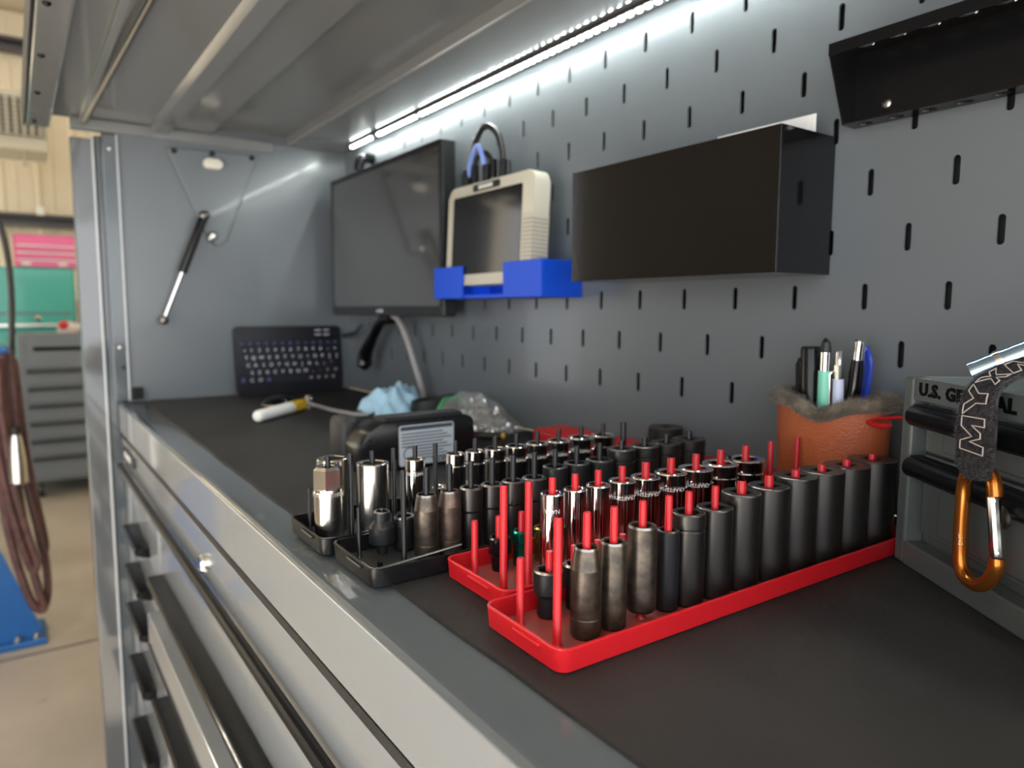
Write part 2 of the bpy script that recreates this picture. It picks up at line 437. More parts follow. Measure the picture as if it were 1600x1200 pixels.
# blue stand with hoses
t = thing('blue_stand', 'scuffed blue steel stand bolted to a base plate on the floor', 'stand', (-2.52, -0.80, FLOOR))
bm = new_bm(); box(bm, -0.16, 0.04, -0.35, 0.115, 0.0, 0.022, 0.004); obj('base_plate', bm, 'blue_paint', t)
bm = new_bm(); prism(bm, [(0.10, 0.02), (0.10, 0.05), (-0.06, 0.52), (-0.12, 0.52), (-0.12, 0.02)], -0.015, 0.0, M=Matrix(((0, 0, 1, 0), (1, 0, 0, 0), (0, 1, 0, 0), (0, 0, 0, 1)))); obj('gusset', bm, 'blue_paint', t)
bm = new_bm(); prism(bm, [(0.05, 0.02), (-0.10, 0.42), (-0.16, 0.42), (-0.16, 0.02)], -0.10, -0.085, M=Matrix(((0, 0, 1, 0), (1, 0, 0, 0), (0, 1, 0, 0), (0, 0, 0, 1)))); obj('gusset', bm, 'blue_paint', t)
bm = new_bm(); box(bm, -0.09, -0.02, -0.19, -0.11, 0.02, 1.10, 0.006); obj('post', bm, 'blue_paint', t)
for sy in (0.085, 0.03):
    bm = new_bm(); lathe(bm, [(0.014, 0.02), (0.014, 0.032), (0.007, 0.032), (0.007, 0.042)], 10, c=(0.015, sy, 0)); obj('bolt', bm, 'steel', t)
bm = new_bm(); tube(bm, [(-0.02, -0.15, 1.0), (0.06, -0.05, 1.03), (0.10, 0.06, 1.05)], 0.012, 8); obj('hook', bm, 'blue_paint', t)
def mx(px, py, x):
    d = W_ + R_ * ((px - 800) / 1104) - U_ * ((py - 600) / 1104); return CAM + d * ((x - CAM.x) / d.x)
for i, (P, r, x) in enumerate((
        ([(2, 540), (6, 620), (14, 720), (36, 830), (60, 920), (69, 948), (60, 952), (44, 930), (18, 850), (2, 760), (-12, 640), (-8, 545)], .013, -2.44),
        ([(14, 548), (22, 620), (30, 700), (50, 790), (70, 870), (75, 925), (68, 945), (54, 900), (34, 800), (20, 690), (12, 560)], .012, -2.475),
        ([(-4, 560), (4, 660), (24, 770), (48, 850), (58, 880), (50, 890), (30, 840), (8, 760), (-10, 660)], .012, -2.41),
        ([(22, 560), (34, 650), (44, 720), (62, 800), (72, 850), (66, 862), (52, 800), (34, 700), (26, 600)], .010, -2.51))):
    bm = new_bm(); tube(bm, spline([mx(a, b, x) for a, b in P], 6), r, 10)
    tag(obj('hose', bm, 'hose', None, True), ['dark red hose hanging lowest on the blue stand', 'dark red hose in the second loop on the blue stand', 'frontmost short loop of dark red hose by the blue stand', 'thin dark red hose loop behind the grey nozzle'][i], 'hose', 'hoses on the blue stand')
t = thing('hose_nozzle', 'grey tapered nozzle hanging among the dark red hoses', 'nozzle', (-2.37, -0.735, -0.372))
bm = new_bm(); lathe(bm, [(0.020, 0), (0.028, 0.008), (0.026, 0.08), (0.018, 0.15), (0.014, 0.165)], 16); obj('barrel', bm, 'satin_chrome', t, True)
bm = new_bm(); lathe(bm, [(0.014, 0.165), (0.015, 0.19)], 14); obj('collar', bm, 'black_rubber', t, True)
bm = new_bm(); tube(bm, spline([mx(-8, 330, -2.55), mx(4, 365, -2.55), mx(13, 410, -2.55), mx(18, 470, -2.55), mx(18, 550, -2.55), mx(16, 600, -2.55)], 8), 0.010, 8)
tag(obj('air_line', bm, 'hose_black', None, True), 'thin black air line arching down at the far left edge', 'hose')

# ------------------------------------------------------------------ hutch: pegboard back, end panel, flip-up lid
PX, PZ = 0.08, 0.0575
ZR0 = 0.5069
hutch = thing('workbench_hutch', 'grey steel hutch with slotted pegboard back and raised lid', 'hutch', (0, 0, 0))
XL, XR = -1.34, 0.72
def slot_loop(xc, zc, L=0.0270, Wd=0.0066, n=4):
    r = Wd / 2; h = L / 2 - r
    right = [(xc, zc - L / 2)] + [(xc + r * math.sin(a), zc - h - r * math.cos(a)) for a in [PI / 2 * k / n for k in range(1, n + 1)]] + [(xc + r * math.cos(a), zc + h + r * math.sin(a)) for a in [PI / 2 * k / n for k in range(0, n)]] + [(xc, zc + L / 2)]
    left = [(2 * xc - x, z) for x, z in right]
    return left, right
bm = new_bm()
def quad(x0, x1, z0, z1):
    if x1 - x0 > 1e-6: bm.faces.new([bm.verts.new((x, 0, z)) for x, z in ((x0, z0), (x1, z0), (x1, z1), (x0, z1))])
loops = []
for r in range(-1, 8):
    zc = ZR0 - r * PZ; z0, z1 = zc - PZ / 2, zc + PZ / 2
    off = 0.04 if r % 2 else 0.0
    xs = [i * PX + off for i in range(-16, 9) if XL + 0.05 < i * PX + off < XR - 0.05]
    quad(XL, xs[0] - PX / 2, z0, z1); quad(xs[-1] + PX / 2, XR, z0, z1)
    for xc in xs:
        lf, rt = slot_loop(xc, zc); loops.append((lf, rt))
        bm.faces.new([bm.verts.new((x, 0, z)) for x, z in [(xc - PX / 2, z0), (xc, z0)] + lf + [(xc, z1), (xc - PX / 2, z1)]])
        bm.faces.new([bm.verts.new((x, 0, z)) for x, z in [(xc + PX / 2, z0), (xc, z0)] + rt + [(xc, z1), (xc + PX / 2, z1)]])
quad(XL, XR, 0.0, ZR0 - 7.5 * PZ); quad(XL, XR, ZR0 + 1.5 * PZ, 0.66)
for f in bm.faces:
    f.normal_update()
    if f.normal.y > 0: f.normal_flip()
for lf, rt in loops:
    ring = lf + rt[::-1][1:-1]
    a = [bm.verts.new((x, 0, z)) for x, z in ring]; b = [bm.verts.new((x, 0.0022, z)) for x, z in ring]
    for i in range(len(a)): bm.faces.new((a[i], a[(i + 1) % len(a)], b[(i + 1) % len(a)], b[i]))
bmesh.ops.remove_doubles(bm, verts=bm.verts[:], dist=1e-5)
back = obj('back_panel', bm, 'paint', hutch)
bm = new_bm(); box(bm, XL, XR, 0.012, 0.016, 0.0, 0.66); obj('slot_backing', bm, 'hollow_shade', hutch)  # black sheet behind the slots; their inner shade comes from its colour
bm = new_bm(); box(bm, XL - 0.02, XL, -0.515, 0.0, -0.002, 0.600)
box(bm, XL - 0.018, XL, -0.324, 0.0, 0.600, 0.66); obj('end_panel', bm, 'paint', hutch)
# front posts of the end panel and the polished strip beyond it
bm = new_bm(); box(bm, XL - 0.0195, XL + 0.004, -0.545, -0.515, 0.0, 0.576, 0.003)
post = obj('front_post', bm, 'paint_bench', hutch)
bm = new_bm(); box(bm, XL + 0.004, XL + 0.0065, -0.518, -0.514, 0.0, 0.576, 0.001); obj('edge_trim', bm, 'edge_paint', post)
for zz in (0.12, 0.545):
    bm = new_bm(); lathe(bm, [(0.004, 0), (0.004, 0.002), (0.002, 0.003)], 12, M=frame((XL + 0.004, -0.53, zz), (0, 1, 0), (0, 0, 1))); obj('rivet', bm, 'steel', post)
bm = new_bm(); lathe(bm, [(0.0045, 0), (0.0045, 0.001)], 14, M=frame((XL + 0.004, -0.525, 0.075), (0, 1, 0), (0, 0, 1))); obj('hole', bm, 'hollow_shade', post)
bm = new_bm(); box(bm, XL + 0.0, XL + 0.012, -0.513, -0.490, 0.004, 0.030, 0.002); obj('corner_bracket', bm, 'black_plastic', hutch)
# end panel magnet, strut bracket and bolt
def wall_x(y, z): return frame((XL, y, z), (0, 1, 0), (0, 0, 1))
bm = new_bm(); prism(bm, [(-0.4204, 0.562), (-0.2197, 0.568), (-0.300, 0.362), (-0.3175, 0.350), (-0.338, 0.362)][::-1], 0, 0.009, M=frame((XL, 0, 0), (0, 1, 0), (0, 0, 1)), bev=.0022); br = obj('strut_bracket', bm, 'paint', hutch)
for y, z in ((-0.405, 0.555), (-0.325, 0.558), (-0.236, 0.560)):
    bm = new_bm(); lathe(bm, [(0.006, 0.008), (0.006, 0.012), (0.003, 0.014)], 12, M=wall_x(y, z)); obj('screw', bm, 'black_steel', br)
bm = new_bm(); lathe(bm, [(0.011, 0.008), (0.011, 0.013), (0.006, 0.017)], 16, M=wall_x(-0.331, 0.372)); obj('bolt', bm, 'steel', br, True)
bm = new_bm(); prism(bm, rrect(-0.021, 0.021, -0.011, 0.011, 0.010), 0.008, 0.022, M=wall_x(-0.3247, 0.535), bev=0.002); obj('magnet_catch', bm, 'magnet', hutch, True)
strut = new_bm()
A = Vector((XL + 0.03, -0.351, 0.415)); B = Vector((XL + 0.03, -0.444, 0.180)); D = (B - A)
tube(strut, [A, A + D * 0.02, A + D * 0.55], 0.0098, 14)
so = obj('gas_strut', strut, 'black_gloss', hutch, True)
bm = new_bm(); tube(bm, [A + D * 0.55, A + D * 0.97], 0.0055, 12); obj('strut_rod', bm, 'chrome', so, True)
for P, r in ((A, 0.012), (B, 0.011)):
    bm = new_bm(); bmesh.ops.create_uvsphere(bm, u_segments=14, v_segments=8, radius=r, matrix=Matrix.Translation(P)); tube(bm, [P, P - Vector((0.03, 0, 0))], 0.005, 8); obj('ball_socket', bm, 'steel_dark', so, True)
# lid
LZ = 0.604
bm = new_bm(); box(bm, XL - 0.02, XR, -0.655, -0.325, LZ, LZ + 0.020); lid = obj('lid', bm, 'paint_lid_lit', hutch)
bm = new_bm(); box(bm, XL - 0.02, XR, -0.325, -0.150, 0.622, 0.630); obj('roof_panel', bm, 'paint_lid_lit', hutch)
bm = new_bm(); box(bm, XL, XR, -0.150, -0.001, 0.600, 0.645, 0.004); obj('header', bm, 'paint_lid_lit', hutch)
bm = new_bm(); box(bm, XL - 0.02, XL + 0.004, -0.600, -0.18, 0.579, LZ, 0.003); obj('end_flange', bm, 'paint_lid_lit', lid)
bm = new_bm(); prism(bm, [(-0.451, LZ), (-0.445, 0.588), (-0.415, 0.588), (-0.409, LZ)], XL + 0.004, XR, M=Matrix(((0, 0, 1, 0), (1, 0, 0, 0), (0, 1, 0, 0), (0, 0, 0, 1)))); obj('stiffening_rib', bm, 'paint_lid_lit', lid)
bm = new_bm(); box(bm, XL - 0.02, XR, -0.676, -0.634, 0.577, 0.592, 0.004); lip = obj('front_lip', bm, 'paint_lid_lit', lid)
bm = new_bm(); box(bm, XL - 0.02, XR, -0.680, -0.676, 0.577, 0.64, 0.001); obj('edge_band', bm, 'black_matte', lip)
bm = new_bm(); box(bm, XL - 0.02, XR, -0.585, -0.572, 0.592, LZ, 0.002); obj('lip_return', bm, 'paint_lid_lit', lid)
for x in (-1.31, -1.08, -0.86, -0.64):
    bm = new_bm(); lathe(bm, [(0.005, 0), (0.005, -0.002), (0.003, -0.004)], 12, c=(x, -0.663, 0.577)); obj('screw', bm, 'black_steel', lip)
bm = new_bm(); tube(bm, [(-1.32, -0.575, 0.590), (-0.30, -0.545, 0.590)], 0.005, 10); obj('dark_rod', bm, 'steel_dark', lid, True)  # thin dark rod running slightly askew under the lid
# LED strip under the header
led = thing('led_strip', 'lit LED strip light under the hutch header above the pegboard', 'strip light', (0, 0, 0))
bm = new_bm(); box(bm, -1.225, 0.10, -0.036, -0.020, 0.594, 0.600, 0.001); obj('channel', bm, 'led_base', led)
bm = new_bm(); box(bm, -0.0038, 0.0038, -0.0038, 0.0038, -0.0025, 0.0, 0.0008, 1)
l0 = obj('led', bm, 'led', led, loc=(-1.217, -0.029, 0.594))
n = int(1.28 / 0.0167)
for i in range(1, n):
    if i in (7, 8, 20): continue
    link_mesh('led', l0.data, led, (-1.217 + i * 0.0167, -0.029, 0.594))
bm = new_bm(); tube(bm, spline([(-1.16, -0.002, 0.556), (-1.16, -0.02, 0.558), (-1.16, -0.035, 0.548), (-1.16, -0.038, 0.528)], 5), 0.012, 10)
tag(obj('cable_clip', bm, 'black_plastic', None, True), 'black cable clip on the wall above the monitor', 'clip')

# ------------------------------------------------------------------ bench: worktop, cabinet, mat
FY = -0.537
wt = thing('worktop', 'grey painted steel worktop with a rolled front edge', 'worktop', (0, 0, 0))
bm = new_bm(); box(bm, XL, XR, FY, 0.0, -0.068, -0.003, 0.006, 3); obj('top', bm, 'paint_bench', wt, True)
bm = new_bm(); box(bm, XL, XR, FY - 0.0012, FY + 0.002, -0.0665, -0.0075, 0.001); obj('lit_front_face', bm, 'bench_paint_lit', wt)  # one sheet with the top; its lighter colour paints in the front light
cab = thing('workbench_cabinet', 'light grey bench cabinet with black drawer pulls under the worktop', 'cabinet', (0, 0, 0))
bm = new_bm(); box(bm, XL, XR, FY + 0.0225, 0.0, FLOOR + 0.10, -0.069); obj('body', bm, 'bench_paint_lit', cab)
bm = new_bm(); box(bm, XL, XR, FY - 0.0006, FY + 0.02, -0.0775, -0.0685); obj('rubber_seal', bm, 'rubber_mat', cab)
bm = new_bm(); box(bm, XL - 0.001, -1.288, FY + 0.004, FY + 0.03, FLOOR + 0.10, -0.072, 0.002); obj('end_stile', bm, 'bench_paint_lit', cab)
bm = new_bm(); box(bm, -1.057, -0.948, FY + 0.009, FY + 0.03, FLOOR + 0.10, -0.150, 0.002); obj('divider', bm, 'bench_paint_lit', cab)
# wide top drawer
bm = new_bm(); box(bm, XL + 0.014, XR, FY + 0.001, FY + 0.02, -0.146, -0.0785, 0.002); td = obj('top_drawer', bm, 'bench_paint_lit', cab)
bm = new_bm(); tube(bm, [(XL + 0.014, FY - 0.008, -0.140), (XR, FY - 0.008, -0.140)], 0.0065, 12); obj('pull_bar', bm, 'handle_black', td, True)
bm = new_bm(); lathe(bm, [(0.0125, 0), (0.0125, 0.004), (0.010, 0.007), (0.010, 0.0075), (0.003, 0.0075), (0.003, 0.006)], 24, M=frame((-0.505, FY + 0.001, -0.1175), (1, 0, 0), (0, 0, 1))); obj('lock', bm, 'chrome', td, True)
bm = new_bm(); prism(bm, rrect(-0.085, 0.085, -0.010, 0.010, 0.004), 0, 0.004, M=frame((-1.215, FY + 0.001, -0.104), (1, 0, 0), (0, 0, 1))); bd = obj('badge', bm, 'black_plastic', td)
text('badge_text', 'U.S. GENERAL', 0.015, 'white_plastic', bd, frame((-1.215, FY - 0.0036, -0.104), (1, 0, 0), (0, 0, 1)), 0.0003)
DY = -0.525
def drawer(x0, x1, z0, z1, px0, px1, out=0.0):
    bm = new_bm(); box(bm, x0, x1, DY - out, DY + 0.01, z0, z1, 0.002); d = obj('drawer', bm, 'bench_paint_lit', cab)
    zt = z0 + 0.016
    bm = new_bm(); prism(bm, [(DY - out, zt), (DY - out - 0.025, zt), (DY - out - 0.0275, zt - 0.003), (DY - out - 0.0275, zt - 0.012), (DY - out, zt - 0.022)], px0, px1, M=Matrix(((0, 0, 1, 0), (1, 0, 0, 0), (0, 1, 0, 0), (0, 0, 0, 1))), bev=0.0012)
    pl = obj('pull', bm, 'handle_black', d, True)
    bm = new_bm(); tube(bm, [(px0, DY - out - 0.0262, zt - 0.0035), (px1, DY - out - 0.0262, zt - 0.0035)], 0.0028, 8); obj('pull_edge', bm, 'black_gloss', pl, True)
    return d
lz = [-0.150, -0.276, -0.362, -0.449, -0.5685, -0.716]
for i in range(5): drawer(-1.285, -1.060, lz[i + 1] + 0.002, lz[i] - 0.001, -1.262, -1.064)
drawer(-0.945, XR, -0.282, -0.151, -0.925, XR - 0.01)
drawer(-0.945, XR, -0.515, -0.402, -0.935, XR - 0.01)
drawer(-0.945, XR, -0.716, -0.517, -0.935, XR - 0.01)
bm = new_bm(); box(bm, -0.935, XR, DY - 0.027, DY + 0.01, -0.398, -0.335, 0.002); d = obj('drawer', bm, 'bench_paint_lit', cab)
bm = new_bm(); tube(bm, [(-0.93, DY - 0.0275, -0.392), (XR, DY - 0.0275, -0.392)], 0.0025, 8); obj('edge_strip', bm, 'handle_black', d, True)
bm = new_bm(); box(bm, XL + 0.05, XR - 0.02, FY + 0.08, -0.02, FLOOR, FLOOR + 0.10); obj('plinth', bm, 'black_matte', cab)
# neighbouring tall locker at the far end
lk = thing('side_locker', 'tall grey side locker with polished door edge beyond the bench', 'locker', (0, 0, 0))
bm = new_bm(); box(bm, XL - 0.60, XL - 0.022, -0.556, 0.0, FLOOR + 0.03, 0.574, 0.003); obj('body', bm, 'paint_bench', lk)
bm = new_bm(); box(bm, XL - 0.045, XL - 0.020, -0.601, -0.558, FLOOR + 0.04, 0.566, 0.003); dr = obj('door_edge', bm, 'mirror_panel', lk)
bm = new_bm(); box(bm, XL - 0.0215, XL - 0.016, -0.562, -0.557, FLOOR + 0.03, 0.572, 0.001); obj('hinge_strip', bm, 'edge_paint', lk)
bm = new_bm(); box(bm, XL - 0.58, XL - 0.04, -0.54, -0.02, FLOOR, FLOOR + 0.03); obj('plinth', bm, 'black_matte', lk)
# mat
bm = new_bm()
pts = [(XL + 0.045, -0.494)]
nx = 40
for i in range(nx + 1):
    x = XL + 0.045 + (XR - XL - 0.05) * i / nx
    pts.append((x, -0.497 + 0.0008 * math.sin(i * 0.9) + 0.0006 * math.sin(i * 2.3) + (0.004 if i < 14 else 0.0)))
pts = pts[1:] + [(XR - 0.005, -0.004), (XL + 0.004, -0.004), (XL + 0.012, -0.47)]
prism(bm, pts, -0.003, 0.0, bev=0.0008)
tag(obj('rubber_mat', bm, 'rubber_mat'), 'black textured rubber mat covering the worktop', 'mat')
# ------------------------------------------------------------------ measuring helpers (pixel of the 1600x1200 photograph -> point on a known plane)
def ray(px, py): return W_ + R_ * ((px - 800) / 1104) - U_ * ((py - 600) / 1104)
def at_y(px, py, y): d = ray(px, py); return CAM + d * ((y - CAM.y) / d.y)
def at_z(px, py, z): d = ray(px, py); return CAM + d * ((z - CAM.z) / d.z)
def at_x(px, py, x): d = ray(px, py); return CAM + d * ((x - CAM.x) / d.x)

# ------------------------------------------------------------------ socket trays
def make_tray(label, x0, x1, y0, y1, mname, mfloor, pins, slope=0.0, H=0.0155, clip=True):
    xc = (x0 + x1) / 2
    t = thing('socket_tray', label, 'socket tray', (xc, y0, 0.0), -math.atan(slope), 'socket trays')
    w = (x1 - x0) / 2; L = y1 - y0; th = 0.0024; fl = 0.0022
    bm = new_bm()
    def R(ins, z): return [Vector((x, y, z)) for x, y in rrect(-w + ins, w - ins, ins, L - ins, max(0.009 - ins, 0.003))]
    loft(bm, [R(0.0028, 0.0003), R(0.0012, 0.0015), R(0.0, H - 0.0006), R(0.0006, H), R(th - 0.0005, H), R(th, H - 0.0006), R(th + 0.0012, fl)], cap0=True, cap1=True, mats=[0] * 6)
    bm.faces.ensure_lookup_table()
    bm.faces[-1].material_index = 1
    obj('shell', bm, [mname, mfloor], t, True)
    if clip:
        bm = new_bm(); box(bm, -w * 0.1, w * 0.55, -0.0018, 0.001, H - 0.0045, H - 0.002, 0.0008); obj('label_ridge', bm, mname, t)
    Ri = Matrix.Rotation(math.atan(slope), 3, 'Z')
    cache = {}
    for (px_, py_, h, r) in pins:
        k = (round(h, 3), round(r, 4))
        if k not in cache:
            bm = new_bm()
            z0 = fl; a = 0.0012
            # round pin with a slanted flat towards the tip
            if h > 0.006:
                lathe(bm, [(r + a, z0), (r, z0 + 0.002), (r, h - 0.0015), (r * 0.86, h)], 12)
                for v in bm.verts:
                    if v.co.z > h - 0.002 and v.co.x > r * 0.3 and r > 0.0026: v.co.z -= 0.0015; v.co.x *= 0.75
            else:
                lathe(bm, [(r + a, z0), (r, z0 + 0.001), (r, h + 0.003)], 12)
            me = bpy.data.meshes.new('pin'); bmesh.ops.recalc_face_normals(bm, faces=bm.faces[:]); bm.to_mesh(me); bm.free()
            me.materials.append(MATS[mname])
            for p in me.polygons: p.use_smooth = True
            me.set_sharp_from_angle(angle=0.7)
            cache[k] = me
        lp = Ri @ Vector((px_ - xc, py_ - y0, 0))
        link_mesh('pin', cache[k], t, (lp.x, lp.y, 0), (0, 0, math.radians(150)))
    return t

def wrap_text(s, size, r, zc, th0, parent, m):
    bm = text_bm(s, size, 0.00005)
    for v in bm.verts:
        x, y = -v.co.x, -v.co.y
        a = th0 + x / r; rr = r + 0.00012 + max(v.co.z, 0)
        v.co = Vector((rr * math.cos(a), rr * math.sin(a), zc + y))
    return obj('engraving', bm, m, parent)

TZ = 0.0026
def socket(label, x, y, top, r, m, style, group, hole='hex', eng=None, z0=TZ, name='deep_socket', em='etch_light', side_hole=False):
    h = top - z0
    bm = new_bm()
    ri = {'hex': r * 0.62, 'square': min(0.0064, r * 0.55), 'circle': r * 0.60}[hole]
    ri = max(ri, 0.0042)
    c = 0.0012
    if style == 'straight':
        prof = [(r - 0.0012, 0), (r, 0.0015), (r, h - c), (r - c * 0.35, h - c * 0.3), (r - c, h)]
    elif style == 'turned':      # fine groove rings below the rim
        prof = [(r - 0.001, 0), (r, 0.002), (r, h - 0.0125), (r * 0.96, h - 0.0118), (r * 0.96, h - 0.0108), (r, h - 0.010), (r, h - c), (r - c * 0.4, h - c * 0.3), (r - c, h)]
    elif style == 'stepped':     # drive end thinner, working end wider
        prof = [(r * 0.90, 0), (r * 0.92, 0.002), (r * 0.92, h * 0.60), (r, h * 0.64), (r, h - c), (r - c, h)]
    elif style == 'taper':       # narrowing neck
        prof = [(r - 0.001, 0), (r, 0.002), (r * 1.0, h * 0.22), (r * 0.985, h * 0.225), (r, h * 0.25), (r, h * 0.76), (r * 0.97, h * 0.775), (r * 0.79, h - 0.0015), (r * 0.74, h)]
    elif style == 'shoulder':
        prof = [(r - 0.001, 0), (r, 0.002), (r, h * 0.74), (r * 0.97, h * 0.76), (r * 0.93, h - 0.0015), (r * 0.88, h)]
    elif style == 'shallow':     # wide mouth over a narrower drive end
        prof = [(r * 0.70, 0), (r * 0.74, 0.0015), (r * 0.74, h * 0.42), (r * 0.80, h * 0.46), (r, h * 0.52), (r, h - c), (r - c, h)]
    elif style == 'reducer':     # narrow neck on top
        prof = [(r * 0.42, 0), (r * 0.42, h * 0.22), (r * 0.94, h * 0.24), (r, h * 0.27), (r, h * 0.62), (r * 0.9, h * 0.68), (r * 0.62, h * 0.78), (r * 0.62, h * 0.97), (r * 0.56, h)]
        ri = r * 0.40
    elif style == 'hexhead':     # hexagonal head over a knurled collar
        prof = [(r - 0.001, 0), (r, 0.002), (r, h * 0.60), (r * 1.03, h * 0.605), (r * 1.03, h * 0.66), (r, h * 0.665), (r * 0.98, h * 0.70), (r * 0.90, h * 0.715, 'hexagon'), (r * 0.90, h * 0.965, 'hexagon'), (r * 0.80, h)]
        ri = r * 0.42
    ri = min(ri, prof[-1][0] - 0.0012)
    lip = [(ri + 0.0006, h, hole), (ri, h - 0.0008, hole), (ri, h * 0.45, hole), (max(ri * 0.8, 0.0038), h * 0.44, 'circle'), (max(min(ri * 0.8, 0.0055), 0.0038) if style != 'reducer' else ri * 0.7, 0, 'circle')]
    full = prof + lip
    rim = [2 if (m.startswith('impact') and i in (len(prof) - 2,)) else 0 for i in range(len(full))]
    lathe(bm, full, 36 if r > 0.009 else 28, closed=True, mats=rim)
    if side_hole:
        lathe(bm, [(0.0022, -0.0004), (0.0022, 0.0003)], 14, M=frame((r * math.cos(-0.60), r * math.sin(-0.60), h * 0.66), (-math.sin(-0.60), math.cos(-0.60), 0), (0, 0, 1)))
        for f in bm.faces[-16:]: f.material_index = 1
    me_m = [m, 'hollow_shade', 'impact_edge']
    o = obj(name, bm, me_m, None, True, (x, y, z0), 16)
    tag(o, label, 'socket', group)
    th0 = math.atan2(CAM.y - y, CAM.x - x)
    if eng:
        wrap_text(eng[0], eng[1], r * (1.0 if style not in ('taper',) else 0.9), h - eng[2], th0 + (eng[3] if len(eng) > 3 else 0), o, em)
    if style == 'hexhead':
        bm = new_bm()
        for i in range(40):
            a = 2 * PI * i / 40
            M = Matrix.Rotation(a, 4, 'Z')
            box(bm, r * 1.02, r * 1.05, -0.0006, 0.0006, h * 0.612, h * 0.655, M=M)
        obj('knurled_band', bm, 'satin_chrome', o)
    return o

# front red tray ------------------------------------------------------------
R1o = [(.1123, -.4369, .0599, .0097), (.1126, -.4145, .0592, .0090), (.1129, -.3894, .0653, .0100), (.1133, -.3653, .0580, .0078), (.1135, -.3456, .0671, .0117), (.1139, -.3185, .0665, .0129), (.1143, -.2897, .0730, .0143), (.1148, -.2578, .0734, .0153), (.1152, -.2243, .0769, .0168), (.1157, -.1892, .0766, .0178), (.1162, -.1531, .0765, .0185), (.1168, -.1132, .0772, .0196)]
pins = [(.1120, -.4594, .0818, .0027)] + [(x, y, .0812, .0026 if r < .014 else .0034) for x, y, z, r in R1o]
yy = [-.4610, -.4378, -.4167, -.3961, -.3728, -.3490, -.3255, -.300, -.27, -.24]
pins += [(.0762 + .0004 * i, y, .0465, .0026) for i, y in enumerate(yy)]
make_tray('front red plastic socket tray nearest the camera on the mat', .0590, .1415, -.4800, -.0860, 'red_plastic', 'tray_floor_red', pins, slope=.014)
G = 'impact sockets in the front red tray'
st = ['taper', 'shoulder', 'shoulder', 'straight', 'turned', 'straight', 'straight', 'straight', 'straight', 'straight', 'straight', 'straight']
ms = ['impact_brown', 'impact_brown', 'impact_brown', 'impact_matte'] + ['impact'] * 8
kind = ['brown tapered-neck deep impact socket, nearest the corner of the front red tray', 'brown straight deep impact socket, second from the corner of the front red tray',
        'brown wide deep impact socket raised off the floor, third in the front red tray', 'slim black deep impact socket, fourth along the front red tray']
for i, (x, y, z, r) in enumerate(R1o):
    lab = kind[i] if i < 4 else 'dark grey deep impact socket, %s from the near end of the front red tray' % ORD[i]
    socket(lab, x, y, z, r, ms[i], st[i], G, hole='square' if i >= 5 else 'hex', eng=('16', .0062, .016) if i == 4 else None, z0=.008 if i == 2 else TZ, em='impact_brown')
for i, (x, y, z, r) in enumerate([(.0782, -.4400, .0345, .0098), (.0785, -.4165, .0338, .0090)]):
    socket(['short black stepped impact socket with side hole, inner row of front red tray', 'second short black impact socket, inner row of front red tray'][i], x - .0018, y + .0015, z, r, 'impact_matte', 'shallow', 'short impact sockets in the front red tray', hole='hex', name='short_socket', side_hole=(i == 0))

# rear red tray ---------------------------------------------------------------
R2o = [(.0256, -.3954, .0690, .0092), (.0258, -.3734, .0690, .0092), (.0261, -.3501, .0690, .0098), (.0263, -.3245, .0690, .0111), (.0266, -.2983, .0686, .0125), (.0269, -.2684, .0686, .0139), (.0272, -.2371, .0682, .0154), (.0275, -.2044, .0686, .0162), (.0279, -.1691, .0684, .0172)]
pins = [(x, y, .0805, .0028) for x, y in ((.0252, -.4392), (.0254, -.4173), (.0282, -.1313), (.0287, -.0885))]
pins += [(x, y, .0805, .0028 if r < .012 else .0034) for x, y, z, r in R2o]
pins += [(-.0118 + .0002 * i, -.4405 + .0218 * i, .0455, .0026) for i in range(9)]
make_tray('rear red plastic socket tray holding tall chrome sockets', -.0300, .0550, -.4580, -.0822, 'red_plastic', 'tray_floor_red', pins, slope=.010)
eng = ['NAPA', '', '', 'CRAFTSMAN', 'CRAFTSMAN', 'CRAFTSMAN', 'CRAFTSMAN', '', '']
for i, (x, y, z, r) in enumerate(R2o):
    socket('tall chrome deep socket, %s from the near end of the rear red tray' % ORD[i], x, y, z, r, 'chrome', 'straight' if i < 3 else 'turned', 'chrome sockets in the rear red tray', hole='hex', eng=(eng[i], .0046, .0125) if eng[i] else None)
for i, (x, y, z, r, mm, lab) in enumerate([(-.0112, -.4165, .0292, .0090, 'black_gloss', 'short glossy black socket, inner row of the rear red tray'), (-.0112, -.3955, .0305, .0078, 'green_metal', 'short metallic green socket, inner row of the rear red tray'), (-.0110, -.3745, .0300, .0078, 'gold_metal', 'short metallic gold socket, inner row of the rear red tray')]):
    socket(lab, x, y - 0.0012, z, r, mm, 'shallow' if i == 0 else 'stepped', 'short coloured sockets in the rear red tray', hole='hex', name='short_socket')

# front black tray ------------------------------------------------------------
B1o = [(-.068, -.4516, .0557, .0102), (-.068, -.4298, .0555, .0096), (-.068, -.4090, .0555, .0098), (-.068, -.3874, .0554, .0100), (-.068, -.3651, .0552, .0103), (-.068, -.3418, .0550, .0113), (-.068, -.3180, .0620, .0116), (-.068, -.2922, .0622, .0123), (-.068, -.2632, .0620, .0136), (-.068, -.2347, .0695, .0144), (-.068, -.2027, .0690, .0149), (-.068, -.1710, .0690, .0160), (-.068, -.1360, .0694, .0172)]
pins = [(-.068, -.493, .004, .0022), (-.068, -.472, .0776, .0022)] + [(x, y, .0774, .0026 if r < .014 else .0030) for x, y, z, r in B1o]
pins += [(-.1000, -.4968, .0439, .0016), (-.0985, -.4770, .0400, .0020), (-.0985, -.4565, .0400, .0020)] + [(-.0985, -.4565 + .0215 * i, .0400, .0020) for i in range(1, 9)]
make_tray('front black plastic socket tray on the worktop edge', -.1165, -.0325, -.5150, -.1060, 'black_plastic', 'black_matte', pins)
